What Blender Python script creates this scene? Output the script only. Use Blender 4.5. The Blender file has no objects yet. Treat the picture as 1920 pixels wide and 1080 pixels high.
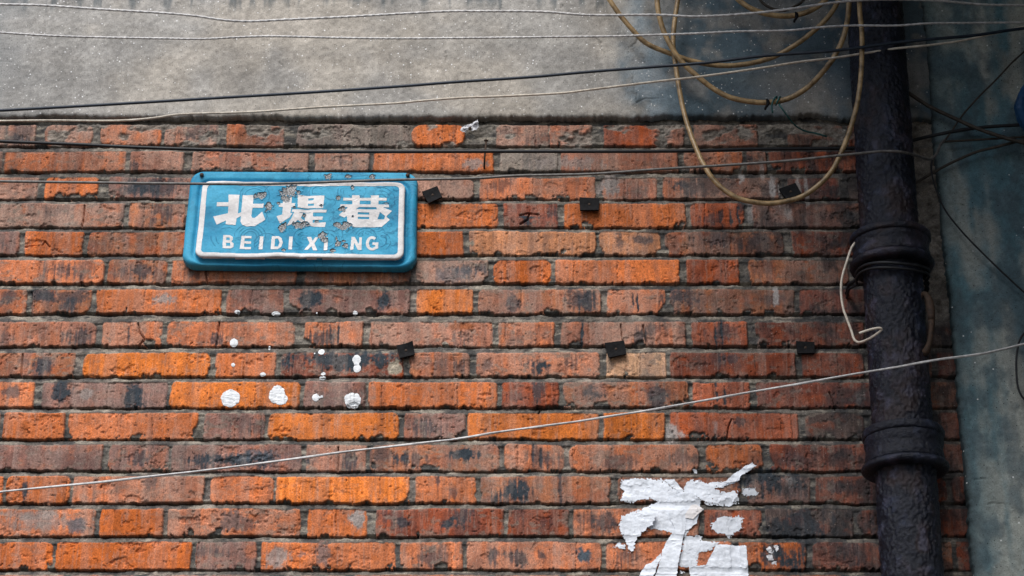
import bpy, math
import numpy as np

# ------------------------------------------------------------------ camera
scene = bpy.context.scene
COL = scene.collection
TH = math.radians(24.0); FPX = 4000.0; DIST = 4.0; CAMZ = 1.6
CT, ST = math.cos(TH), math.sin(TH)
CAMD = DIST * CT
cam_data = bpy.data.cameras.new('camera')
cam_data.sensor_width = 36.0
cam_data.lens = 36.0 * FPX / 1920.0
cam_data.clip_start = 0.05
cam_data.clip_end = 500.0
cam = bpy.data.objects.new('camera', cam_data)
COL.objects.link(cam)
cam.location = (0, -CAMD, CAMZ)
cam.rotation_euler = (math.pi / 2 + TH, 0, 0)
scene.camera = cam

# ------------------------------------------------------------------ light
SUN_EL = math.radians(52.0)
SUN_AZ = math.radians(197.0)          # clockwise from +Y : in front of the wall, a little left
world = bpy.data.worlds.new('World'); scene.world = world
world.use_nodes = True
wn = world.node_tree.nodes; wl = world.node_tree.links
bg = wn.get('Background') or wn.new('ShaderNodeBackground')
sky = wn.new('ShaderNodeTexSky'); sky.sky_type = 'NISHITA'; sky.sun_disc = False
sky.sun_elevation = SUN_EL; sky.sun_rotation = SUN_AZ
sky.air_density = 1.0; sky.dust_density = 2.5; sky.ozone_density = 1.5
wl.new(sky.outputs['Color'], bg.inputs['Color'])
bg.inputs['Strength'].default_value = 0.05
sun_d = bpy.data.lights.new('sun', 'SUN'); sun_d.energy = 1.5; sun_d.angle = math.radians(42.0)
sun_d.color = (1.0, 0.985, 0.965)
sun = bpy.data.objects.new('sun', sun_d); COL.objects.link(sun)
sv = (math.sin(SUN_AZ) * math.cos(SUN_EL), math.cos(SUN_AZ) * math.cos(SUN_EL), math.sin(SUN_EL))
from mathutils import Vector
sun.rotation_euler = Vector(sv).to_track_quat('Z', 'Y').to_euler()
sun.location = (-1, -3, 7)
scene.view_settings.view_transform = 'Standard'
scene.view_settings.look = 'None'
scene.view_settings.exposure = 1.44
scene.view_settings.gamma = 1.0

# ------------------------------------------------------------------ maths helpers
def unproj(px, py, depth_mm=0.0):
    """photo pixel -> (X, Z) in mm on the plane standing depth_mm in front of the wall"""
    px = np.asarray(px, float); py = np.asarray(py, float); dm = np.asarray(depth_mm, float)
    v = (540.0 - py) / FPX; u = (px - 960.0) / FPX
    dy = CT - v * ST; dz = ST + v * CT
    t = (CAMD * 1000.0 - dm) / dy
    return t * u, CAMZ * 1000.0 + t * dz

def P(px, py, d):
    x, z = unproj(px, py, d)
    return np.stack([x, -np.asarray(d, float) + 0 * x, z], -1) / 1000.0

_tabs = {}
def vnoise(x, y, seed):
    if seed not in _tabs:
        _tabs[seed] = np.random.default_rng(seed).random((256, 256)).astype(np.float32)
    T = _tabs[seed]
    xf = np.floor(x); yf = np.floor(y)
    fx = (x - xf).astype(np.float32); fy = (y - yf).astype(np.float32)
    xi = xf.astype(np.int32) & 255; yi = yf.astype(np.int32) & 255
    fx = fx * fx * (3 - 2 * fx); fy = fy * fy * (3 - 2 * fy)
    x1 = (xi + 1) & 255; y1 = (yi + 1) & 255
    a = T[xi, yi] * (1 - fx) + T[x1, yi] * fx
    b = T[xi, y1] * (1 - fx) + T[x1, y1] * fx
    return a * (1 - fy) + b * fy

def fbm(x, y, seed, octaves=4, gain=0.5):
    s = 0; a = 1.0; tot = 0
    for o in range(octaves):
        k = 2.03 ** o
        s = s + a * vnoise(x * k + 17.3 * o, y * k + 9.1 * o, seed + o)
        tot += a; a *= gain
    return s / tot

def sstep(a, b, x):
    t = np.clip((x - a) / (b - a), 0, 1)
    return t * t * (3 - 2 * t)

def inpoly(x, y, poly):
    poly = np.asarray(poly, float)
    inside = np.zeros(x.shape, bool)
    n = len(poly)
    for i in range(n):
        x1, y1 = poly[i]; x2, y2 = poly[(i + 1) % n]
        if y1 == y2: continue
        c = ((y1 > y) != (y2 > y)) & (x < (x2 - x1) * (y - y1) / (y2 - y1) + x1)
        inside ^= c
    return inside

def polydist(x, y, pts):
    d = np.full(x.shape, 1e9)
    for (x1, y1), (x2, y2) in zip(pts[:-1], pts[1:]):
        dx, dy = x2 - x1, y2 - y1
        t = np.clip(((x - x1) * dx + (y - y1) * dy) / (dx * dx + dy * dy + 1e-9), 0, 1)
        d = np.minimum(d, np.hypot(x - x1 - t * dx, y - y1 - t * dy))
    return d

# ------------------------------------------------------------------ object helpers
def tag(o, label=None, cat=None, group=None, kind=None):
    if label: o['label'] = label
    if cat: o['category'] = cat
    if group: o['group'] = group
    if kind: o['kind'] = kind
    return o

def empty(name, loc, label, cat, group=None):
    o = bpy.data.objects.new(name, None); COL.objects.link(o)
    o.empty_display_size = 0.05
    o.location = loc
    return tag(o, label, cat, group)

def mesh_np(name, V, F, mat, parent=None, col=None, origin=None):
    """V (n,3) metres in world space, F (m,4) or list of faces"""
    me = bpy.data.meshes.new(name)
    V = np.asarray(V, np.float32)
    org = np.zeros(3, np.float32)
    if parent is not None: org = np.array(parent.location, np.float32)
    elif origin is not None: org = np.array(origin, np.float32)
    F = np.asarray(F, np.int32)
    me.vertices.add(len(V)); me.vertices.foreach_set('co', (V - org).ravel())
    k = F.shape[1]
    me.loops.add(F.size); me.loops.foreach_set('vertex_index', F.ravel())
    me.polygons.add(len(F))
    me.polygons.foreach_set('loop_start', np.arange(0, F.size, k, dtype=np.int32))
    me.polygons.foreach_set('use_smooth', np.ones(len(F), bool))
    me.update(calc_edges=True)
    if col is not None:
        at = me.color_attributes.new('Col', 'FLOAT_COLOR', 'POINT')
        c4 = np.ones((len(V), 4), np.float32); c4[:, :3] = col
        at.data.foreach_set('color', c4.ravel())
    o = bpy.data.objects.new(name, me); COL.objects.link(o)
    if mat is not None: me.materials.append(mat)
    if parent is not None: o.parent = parent
    elif origin is not None: o.location = origin
    return o

def grid_faces(nr, nc, mask=None, wrap=False):
    idx = np.arange(nr * nc).reshape(nr, nc)
    if wrap: idx = np.concatenate([idx, idx[:, :1]], 1)
    q = np.stack([idx[:-1, :-1], idx[:-1, 1:], idx[1:, 1:], idx[1:, :-1]], -1)
    if mask is not None:
        m = mask
        keep = m[:-1, :-1] & m[:-1, 1:] & m[1:, 1:] & m[1:, :-1]
        q = q[keep]
    return q.reshape(-1, 4)

def hf(name, X, Z, H, mat, parent=None, col=None, mask=None, origin=None):
    """height field standing on the wall: X, Z, H 2-D arrays in mm, H outward (-y); rows go up in z"""
    V = np.stack([X, -H, Z], -1).reshape(-1, 3) / 1000.0
    F = grid_faces(X.shape[0], X.shape[1], mask)
    if col is not None: col = col.reshape(-1, 3)
    if mask is not None:
        used = np.unique(F)
        remap = np.zeros(len(V), np.int32); remap[used] = np.arange(len(used))
        V = V[used]; F = remap[F]
        if col is not None: col = col[used]
    return mesh_np(name, V, F, mat, parent, col, origin)

def boxmesh(name, x0, x1, y0, y1, z0, z1, mat, parent=None, origin=None):
    V = np.array([[x, y, z] for x in (x0, x1) for y in (y0, y1) for z in (z0, z1)])
    F = [[0, 1, 3, 2], [4, 6, 7, 5], [0, 4, 5, 1], [2, 3, 7, 6], [0, 2, 6, 4], [1, 5, 7, 3]]
    o = mesh_np(name, V, F, mat, parent, None, origin)
    o.data.polygons.foreach_set('use_smooth', np.zeros(6, bool))
    return o

# ------------------------------------------------------------------ materials
def mat_new(name):
    m = bpy.data.materials.new(name); m.use_nodes = True
    nt = m.node_tree
    b = nt.nodes.get('Principled BSDF')
    return m, nt, b

def mat_attr(name, rough=0.9, spec=0.25, grain=350.0, grain_amt=0.35, bump=0.35, bump_dist=0.0012, specks=None):
    """albedo from the mesh's own colour attribute, with fine grain and relief from noise nodes"""
    m, nt, b = mat_new(name)
    N = nt.nodes; L = nt.links
    at = N.new('ShaderNodeAttribute'); at.attribute_name = 'Col'
    tc = N.new('ShaderNodeTexCoord')
    n1 = N.new('ShaderNodeTexNoise'); n1.inputs['Scale'].default_value = grain; n1.inputs['Detail'].default_value = 4
    n1.inputs['Roughness'].default_value = 0.65
    L.new(tc.outputs['Object'], n1.inputs['Vector'])
    mr = N.new('ShaderNodeMapRange')
    mr.inputs['From Min'].default_value = 0.25; mr.inputs['From Max'].default_value = 0.75
    mr.inputs['To Min'].default_value = 1 - grain_amt; mr.inputs['To Max'].default_value = 1 + grain_amt
    L.new(n1.outputs['Fac'], mr.inputs['Value'])
    mul = N.new('ShaderNodeMix'); mul.data_type = 'RGBA'; mul.blend_type = 'MULTIPLY'; mul.inputs['Factor'].default_value = 1
    L.new(at.outputs['Color'], mul.inputs['A']); L.new(mr.outputs['Result'], mul.inputs['B'])
    out = mul.outputs['Result']
    if specks:
        for sc, rad, keep, colr in specks:
            vo = N.new('ShaderNodeTexVoronoi'); vo.inputs['Scale'].default_value = sc
            L.new(tc.outputs['Object'], vo.inputs['Vector'])
            lt = N.new('ShaderNodeMapRange'); lt.clamp = True
            lt.inputs['From Min'].default_value = rad; lt.inputs['From Max'].default_value = rad * 0.5
            L.new(vo.outputs['Distance'], lt.inputs['Value'])
            sep = N.new('ShaderNodeSeparateColor'); L.new(vo.outputs['Color'], sep.inputs['Color'])
            kp = N.new('ShaderNodeMath'); kp.operation = 'LESS_THAN'; kp.inputs[1].default_value = keep
            L.new(sep.outputs['Red'], kp.inputs[0])
            mm = N.new('ShaderNodeMath'); mm.operation = 'MULTIPLY'
            L.new(lt.outputs['Result'], mm.inputs[0]); L.new(kp.outputs['Value'], mm.inputs[1])
            mx = N.new('ShaderNodeMix'); mx.data_type = 'RGBA'
            L.new(mm.outputs['Value'], mx.inputs['Factor']); L.new(out, mx.inputs['A'])
            mx.inputs['B'].default_value = (*colr, 1)
            out = mx.outputs['Result']
    L.new(out, b.inputs['Base Color'])
    b.inputs['Roughness'].default_value = rough
    b.inputs['Specular IOR Level'].default_value = spec
    n2 = N.new('ShaderNodeTexNoise'); n2.inputs['Scale'].default_value = grain * 0.7; n2.inputs['Detail'].default_value = 6
    n2.inputs['Roughness'].default_value = 0.7
    L.new(tc.outputs['Object'], n2.inputs['Vector'])
    bp = N.new('ShaderNodeBump'); bp.inputs['Strength'].default_value = bump; bp.inputs['Distance'].default_value = bump_dist
    L.new(n2.outputs['Fac'], bp.inputs['Height']); L.new(bp.outputs['Normal'], b.inputs['Normal'])
    return m

def mat_flat(name, c1, c2, scale=60.0, rough=0.6, spec=0.4, bump=0.2, dist=0.001, stretch=(1, 1, 1), metal=0.0):
    """two-tone noise material"""
    m, nt, b = mat_new(name); N = nt.nodes; L = nt.links
    tc = N.new('ShaderNodeTexCoord'); mp = N.new('ShaderNodeMapping'); mp.inputs['Scale'].default_value = stretch
    L.new(tc.outputs['Object'], mp.inputs['Vector'])
    n = N.new('ShaderNodeTexNoise'); n.inputs['Scale'].default_value = scale; n.inputs['Detail'].default_value = 6
    n.inputs['Roughness'].default_value = 0.65
    L.new(mp.outputs['Vector'], n.inputs['Vector'])
    r = N.new('ShaderNodeValToRGB'); r.color_ramp.elements[0].position = 0.35; r.color_ramp.elements[1].position = 0.65
    r.color_ramp.elements[0].color = (*c1, 1); r.color_ramp.elements[1].color = (*c2, 1)
    L.new(n.outputs['Fac'], r.inputs['Fac']); L.new(r.outputs['Color'], b.inputs['Base Color'])
    b.inputs['Roughness'].default_value = rough; b.inputs['Specular IOR Level'].default_value = spec
    b.inputs['Metallic'].default_value = metal
    bp = N.new('ShaderNodeBump'); bp.inputs['Strength'].default_value = bump; bp.inputs['Distance'].default_value = dist
    L.new(n.outputs['Fac'], bp.inputs['Height']); L.new(bp.outputs['Normal'], b.inputs['Normal'])
    return m

M_BRICK = mat_attr('brick_and_mortar', 0.93, 0.15, 420, 0.50, 0.6, 0.0018,
                   specks=[(220, 0.16, 0.10, (0.45, 0.40, 0.36)), (150, 0.17, 0.16, (0.02, 0.017, 0.016))])
M_CONC = mat_attr('grey_render', 0.9, 0.25, 380, 0.30, 0.5, 0.0014,
                  specks=[(75, 0.13, 0.34, (0.85, 0.85, 0.85)), (130, 0.17, 0.36, (0.80, 0.79, 0.77)),
                          (240, 0.22, 0.30, (0.06, 0.058, 0.055))])
M_CONC2 = mat_attr('damp_render', 0.85, 0.25, 380, 0.30, 0.5, 0.0014,
                   specks=[(60, 0.11, 0.24, (0.80, 0.82, 0.82)), (150, 0.2, 0.22, (0.02, 0.022, 0.024)), (320, 0.25, 0.2, (0.03, 0.03, 0.03))])
M_SIGN = mat_attr('blue_enamel', 0.6, 0.18, 300, 0.10, 0.12, 0.0005)
M_SIGNW = mat_attr('white_paint', 0.6, 0.3, 260, 0.08, 0.15, 0.0005)
M_PAPER = mat_attr('torn_paper', 0.85, 0.2, 200, 0.10, 0.35, 0.0012)
M_SPLASH = mat_flat('white_splash_paint', (0.62, 0.64, 0.66), (0.80, 0.82, 0.83), 160, 0.7, 0.3, 0.7, 0.0015)
M_IRON = mat_attr('cast_iron_paint', 0.38, 0.30, 260, 0.45, 1.0, 0.0030)
M_CORE = mat_flat('masonry_core', (0.12, 0.11, 0.10), (0.18, 0.16, 0.14), 20, 0.95, 0.1)
M_GROUND = mat_flat('worn_paving', (0.028, 0.028, 0.028), (0.05, 0.048, 0.046), 8, 0.9, 0.2, 0.3, 0.004)
M_TAN = mat_flat('tan_cable_sheath', (0.14, 0.09, 0.04), (0.46, 0.31, 0.15), 55, 0.40, 0.5, 0.3, 0.0008)
M_PALE = mat_flat('pale_wire_sheath', (0.36, 0.35, 0.345), (0.66, 0.645, 0.63), 90, 0.55, 0.4, 0.2, 0.0005)
M_CREAM = mat_flat('cream_wire_sheath', (0.48, 0.41, 0.33), (0.80, 0.72, 0.60), 90, 0.55, 0.4, 0.2, 0.0005)
M_NAVY = mat_flat('navy_cable_sheath', (0.012, 0.02, 0.032), (0.025, 0.036, 0.052), 70, 0.5, 0.35)
M_BLACK = mat_flat('black_cable_sheath', (0.008, 0.009, 0.011), (0.02, 0.021, 0.024), 70, 0.5, 0.3)
M_GREY = mat_flat('grey_wire_sheath', (0.07, 0.065, 0.06), (0.17, 0.16, 0.15), 90, 0.5, 0.4)
M_BROWNC = mat_flat('brown_cable_sheath', (0.03, 0.025, 0.02), (0.075, 0.06, 0.048), 80, 0.55, 0.3)
M_RUBBER = mat_flat('black_rubber', (0.006, 0.006, 0.007), (0.014, 0.014, 0.015), 180, 0.85, 0.12, 0.4, 0.001)
M_RUST = mat_flat('rusty_steel', (0.02, 0.014, 0.01), (0.07, 0.04, 0.025), 200, 0.75, 0.3, 0.4, 0.001)
M_GREEN = mat_flat('green_wire_sheath', (0.01, 0.06, 0.06), (0.03, 0.13, 0.12), 90, 0.5, 0.4)
M_BLUE = mat_flat('blue_tarpaulin', (0.01, 0.04, 0.10), (0.02, 0.085, 0.20), 30, 0.55, 0.35, 0.3, 0.002)

# ------------------------------------------------------------------ ground
g = boxmesh('ground', -60, 60, -60, 60, -0.3, 0.0, M_GROUND)
tag(g, kind='structure')

# ------------------------------------------------------------------ brick wall
PAL = {
 'O': (0.55, 0.152, 0.046), 'D': (0.48, 0.120, 0.028), 'Y': (0.58, 0.160, 0.032), 'L': (0.55, 0.235, 0.115), 'N': (0.52, 0.168, 0.074),
 'P': (0.45, 0.188, 0.118), 'G': (0.37, 0.205, 0.150), 'V': (0.265, 0.128, 0.098), 'B': (0.38, 0.145, 0.072),
 'R': (0.42, 0.095, 0.032), 'K': (0.24, 0.058, 0.026), 'W': (0.23, 0.066, 0.040), 'X': (0.085, 0.058, 0.050), 'T': (0.55, 0.32, 0.19), 'S': (0.22, 0.185, 0.155),
}
rows_py = [(233, 274), (284, 322), (333, 374), (381, 427), (434, 478.5), (487, 532), (542, 588), (603, 649.5), (661, 707), (716, 765),
           (774, 824), (833, 884), (893, 944), (954, 1006), (1016, 1069)]
rows_b = [
 [(-130, 6, 'G'), (12, 66, 'G'), (83, 175, 'G'), (188, 303, 'N'), (309, 408, 'G'), (424, 533, 'B'), (556, 768, 'S'), (772, 872, 'O'), (930, 1028, 'G'), (1030, 1110, 'P'), (1133, 1237, 'R'), (1246, 1284, 'P'), (1302, 1420, 'P'), (1476, 1582, 'B')],
 [(-230, 2, 'P'), (10, 235, 'N'), (243, 345, 'P'), (360, 578, 'P'), (589, 692, 'G'), (700, 925, 'O'), (937, 1045, 'S'), (1051, 1273, 'P'), (1284, 1392, 'N'), (1400, 1437, 'N'), (1442, 1606, 'R')],
 [(-160, 70, 'P'), (84, 184, 'O'), (204, 412, 'V'), (424, 640, 'P'), (652, 764, 'P'), (776, 890, 'G'), (900, 1117, 'N'), (1128, 1232, 'P'), (1242, 1462, 'P'), (1476, 1574, 'W'), (1592, 1700, 'X')],
 [(-5, 233, 'G'), (242, 346, 'B'), (358, 580, 'B'), (592, 770, 'P'), (776, 934, 'O'), (944, 1045, 'W'), (1057, 1286, 'O'), (1296, 1396, 'R'), (1408, 1632, 'V')],
 [(-80, 37, 'V'), (47, 155, 'D'), (165, 400, 'B'), (412, 640, 'B'), (652, 768, 'P'), (779, 868, 'D'), (880, 1119, 'L'), (1125, 1238, 'L'), (1246, 1468, 'B'), (1484, 1612, 'K')],
 [(-35, 195, 'N'), (202, 312, 'B'), (321, 556, 'N'), (573, 770, 'B'), (780, 915, 'G'), (925, 1033, 'D'), (1040, 1274, 'O'), (1287, 1386, 'R'), (1404, 1590, 'B'), (1598, 1700, 'X')],
 [(-70, 50, 'N'), (60, 172, 'B'), (180, 415, 'O'), (424, 533, 'V'), (541, 768, 'V'), (781, 886, 'Y'), (896, 1127, 'B'), (1138, 1248, 'N'), (1257, 1490, 'B'), (1499, 1626, 'W')],
 [(-60, 181, 'P'), (192, 304, 'N'), (313, 552, 'N'), (570, 680, 'N'), (693, 923, 'P'), (934, 1040, 'N'), (1053, 1286, 'P'), (1296, 1401, 'R'), (1416, 1622, 'K')],
 [(-110, 140, 'B'), (155, 394, 'Y'), (404, 516, 'O'), (526, 756, 'K'), (767, 880, 'B'), (893, 1124, 'N'), (1137, 1249, 'T'), (1257, 1492, 'K'), (1504, 1620, 'K')],
 [(-180, 62, 'O'), (77, 313, 'V'), (319, 563, 'Y'), (571, 684, 'V'), (689, 933, 'O'), (942, 1048, 'K'), (1055, 1291, 'B'), (1298, 1406, 'R'), (1418, 1638, 'W')],
 [(-240, -2, 'O'), (6, 122, 'O'), (128, 370, 'O'), (382, 497, 'V'), (503, 747, 'Y'), (758, 873, 'V'), (877, 1122, 'Y'), (1131, 1248, 'Y'), (1257, 1497, 'R'), (1509, 1622, 'X')],
 [(-60, 191, 'V'), (203, 316, 'V'), (322, 564, 'V'), (573, 687, 'P'), (694, 938, 'B'), (946, 1058, 'N'), (1067, 1311, 'N'), (1323, 1430, 'D'), (1444, 1645, 'K')],
 [(-120, 5, 'O'), (11, 131, 'O'), (136, 383, 'N'), (394, 512, 'O'), (517, 768, 'Y'), (778, 893, 'O'), (902, 1145, 'B'), (1158, 1390, 'B'), (1400, 1520, 'V'), (1530, 1645, 'K')],
 [(-80, 178, 'N'), (187, 306, 'D'), (314, 563, 'N'), (576, 689, 'O'), (705, 945, 'K'), (953, 1066, 'K'), (1074, 1310, 'N'), (1320, 1428, 'R'), (1436, 1600, 'X'), (1606, 1700, 'K')],
 [(-130, 99, 'D'), (104, 358, 'D'), (367, 481, 'V'), (490, 742, 'O'), (751, 868, 'N'), (876, 1127, 'N'), (1136, 1372, 'N'), (1384, 1512, 'D'), (1524, 1654, 'K')],
]
XL, XR = -2300.0, 900.0
rng = np.random.default_rng(11)
rows = []      # (z0, z1, [(x0, x1, code)])
for (ya, yb), bs in zip(rows_py, rows_b):
    _, zt = unproj(960, ya); _, zb = unproj(960, yb)
    ym = (ya + yb) / 2
    lst = [(float(unproj(a, ym)[0]), float(unproj(b, ym)[0]), c) for a, b, c in bs]
    rows.append([float(zb), float(zt), lst])
z = rows[-1][0] - 9.0
while z > -40:                                   # courses below the picture
    zt = z; zb = z - 53.0
    lst = []; x = float(rng.uniform(-20, 40))
    if len(rows) == 15: x = float(unproj(1060, 1100)[0])
    rows.append([zb, zt, lst]); lst.append((x, x + 240.0, 'N'))
    z = zb - 9.5
z = rows[0][1]
codes_l = 'ONPBVDGNOPVB'
codes_r = 'KXWKB'
for i, r in enumerate(rows):                      # carry every course on to both sides
    lst = r[2]
    x = lst[0][0] - 10; k = i
    while x > XL:
        w = 240 if k % 2 == 0 else 115
        lst.insert(0, (x - w, x, codes_l[int(rng.integers(len(codes_l)))])); x -= w + 10; k += 1
    x = lst[-1][1] + 10; k = i
    while x < XR:
        w = 115 if k % 2 == 0 else 240
        right = x > 480
        cs = codes_r if right else codes_l
        lst.append((x, x + w, cs[int(rng.integers(len(cs)))])); x += w + 10; k += 1

# soot, burn marks and pale bloom: (px, py, rx, ry, kind, strength)
MARKS = [
 (430, 690, 0, 0, 'k', 0), (640, 676, 95, 15, 'k', 0.95), (740, 690, 14, 12, 's', 0.8), (250, 356, 30, 14, 'k', 0.5), (290, 352, 50, 16, 'k', 0.55),
 (265, 511, 26, 13, 'k', 0.5), (85, 552, 26, 12, 'k', 0.6), (125, 555, 40, 14, 'k', 0.5), (15, 557, 14, 10, 'k', 0.5), (310, 563, 20, 10, 'g', 0.7),
 (585, 560, 24, 14, 'k', 0.8), (720, 565, 15, 18, 'k', 0.75), (965, 568, 16, 14, 'k', 0.6), (1085, 562, 26, 20, 'k', 0.55),
 (75, 685, 22, 18, 'k', 0.7), (110, 738, 20, 20, 'k', 0.75), (255, 742, 22, 20, 'k', 0.75), (20, 735, 14, 12, 'k', 0.55), (165, 738, 12, 8, 'g', 0.6),
 (1010, 686, 26, 14, 'k', 0.85), (1120, 738, 20, 16, 'k', 0.65), (1235, 745, 20, 16, 'k', 0.6), (445, 862, 80, 14, 'k', 0.75), (480, 855, 60, 10, 'b', 0.5), (870, 853, 36, 9, 'k', 0.85),
 (755, 858, 12, 10, 'k', 0.7), (720, 850, 22, 12, 'k', 0.4), (970, 920, 28, 18, 'k', 0.8), (435, 978, 18, 18, 'v', 0.85), (672, 972, 14, 13, 'g', 0.85),
 (845, 985, 32, 12, 'k', 0.75), (755, 977, 10, 6, 'k', 0.6), (925, 1042, 12, 14, 'k', 0.65), (1015, 1043, 10, 10, 'k', 0.55), (1093, 1040, 14, 14, 'b', 0.8),
 (605, 1040, 11, 18, 'v', 0.8), (520, 1045, 18, 20, 'g', 0.6), (565, 1040, 10, 8, 'v', 0.6), (1140, 975, 24, 14, 'k', 0.6), (1270, 345, 18, 12, 'k', 0.7),
 (1320, 350, 40, 18, 'k', 0.4), (1440, 360, 30, 14, 'k', 0.5), (1270, 560, 30, 16, 'k', 0.6), (1430, 455, 50, 20, 'k', 0.45), (860, 515, 40, 14, 'b', 0.45),
 (1010, 345, 10, 5, 'k', 0), (85, 980, 70, 14, 'g', 0.45), (145, 985, 20, 12, 'b', 0.5), (70, 965, 60, 6, 'g', 0.4), (1140, 350, 18, 18, 'g', 0.8),
 (990, 408, 22, 3, 'k', 0.8), (990, 416, 6, 8, 'k', 0.7), (890, 307, 30, 9, 'g', 0.6), (1060, 305, 60, 14, 'g', 0.5), (870, 610, 24, 10, 'w', 0.8),
 (1440, 900, 50, 24, 'k', 0.75), (1500, 990, 60, 28, 'k', 0.7), (1450, 1040, 30, 24, 'k', 0.75), (1480, 1050, 22, 24, 'k', 0.8), (1380, 975, 16, 20, 'k', 0), (880, 456, 16, 6, 's', 0.7),
 (1160, 455, 10, 16, 'k', 0.5), (1205, 450, 18, 8, 'k', 0.55), (1375, 450, 60, 12, 'k', 0.3), (1390, 385, 8, 16, 'k', 0.6), (1370, 404, 3, 20, 'k', 0.9), (1384, 404, 3, 20, 'k', 0.8), (1352, 406, 3, 20, 'k', 0.6),
 (1340, 626, 2, 22, 'k', 0.9), (1352, 626, 2, 22, 'k', 0.8), (1345, 740, 3, 24, 'k', 0.8), (1360, 740, 3, 24, 'k', 0.75), (1195, 564, 2, 22, 'k', 0.8), (1186, 564, 2, 22, 'k', 0.7),
 (635, 628, 2, 20, 'k', 0.8), (619, 628, 2, 20, 'k', 0.6), (240, 626, 3, 18, 'k', 0.7), (1000, 857, 3, 24, 'k', 0.7), (1014, 857, 3, 24, 'k', 0.7), (1052, 920, 3, 25, 'k', 0.6), (1092, 626, 2, 20, 'k', 0.8),
 (820, 905, 6, 16, 'k', 0.6), (850, 925, 8, 10, 'k', 0.5), (47, 920, 5, 20, 'k', 0.7), (285, 905, 16, 10, 'k', 0.4), (1640, 870, 20, 200, 'k', 0.35),
]
MARKS += [(1388, 322, 5, 18, 'p', .6), (1428, 318, 4, 16, 'p', .5), (1449, 360, 5, 28, 'p', .6), (1462, 368, 3, 22, 'p', .6), (1497, 352, 5, 20, 'p', .6), (1512, 358, 6, 22, 'p', .6),
          (1405, 402, 6, 24, 'p', .4), (1455, 553, 5, 16, 'p', .6), (1478, 402, 7, 18, 'p', .4), (1262, 812, 10, 20, 'p', .6), (1280, 815, 8, 8, 'p', .5), (1608, 742, 12, 14, 'p', .35), (1475, 905, 10, 14, 'p', .3), (1340, 805, 4, 14, 'p', .3)]
MCOL = {'p': (0.46, 0.43, 0.41), 'k': (0.036, 0.046, 0.056), 'g': (0.27, 0.23, 0.21), 's': (0.30, 0.26, 0.20), 'b': (0.075, 0.095, 0.115), 'v': (0.20, 0.12, 0.10), 'w': (0.28, 0.095, 0.042)}
# cracks across bricks: (polyline px, half width mm)
CRACKS = [
 ([(411, 604), (409, 625), (405, 648)], 1.2), ([(259, 606), (262, 624), (271, 636), (258, 650)], 1.2),
 ([(1164, 608), (1166, 626), (1168, 646)], 1.0), ([(1206, 610), (1209, 628), (1214, 648)], 1.4), ([(634, 838), (635, 858), (633, 882)], 1.2),
 ([(975, 404), (990, 400), (1010, 402)], 1.2), ([(992, 402), (990, 412), (976, 420)], 1.6), ([(388, 525), (389, 532)], 1.0), ([(385, 505), (388, 532)], 0.8),
 ([(1363, 822), (1366, 800), (1372, 785)], 1.0), ([(159, 385), (158, 408), (153, 428)], 1.0), ([(1555, 735), (1562, 752), (1566, 768)], 1.0),
 ([(1010, 775), (1012, 770)], 1.0), ([(80, 460), (84, 452), (93, 463)], 0.8), ([(48, 462), (68, 460)], 0.8), ([(60, 546), (60, 586)], 0.6), ([(43, 664), (40, 705)], 1.0),
]
# the mortar smear at the top course and the rendered strip behind the pipe are handled below

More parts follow.
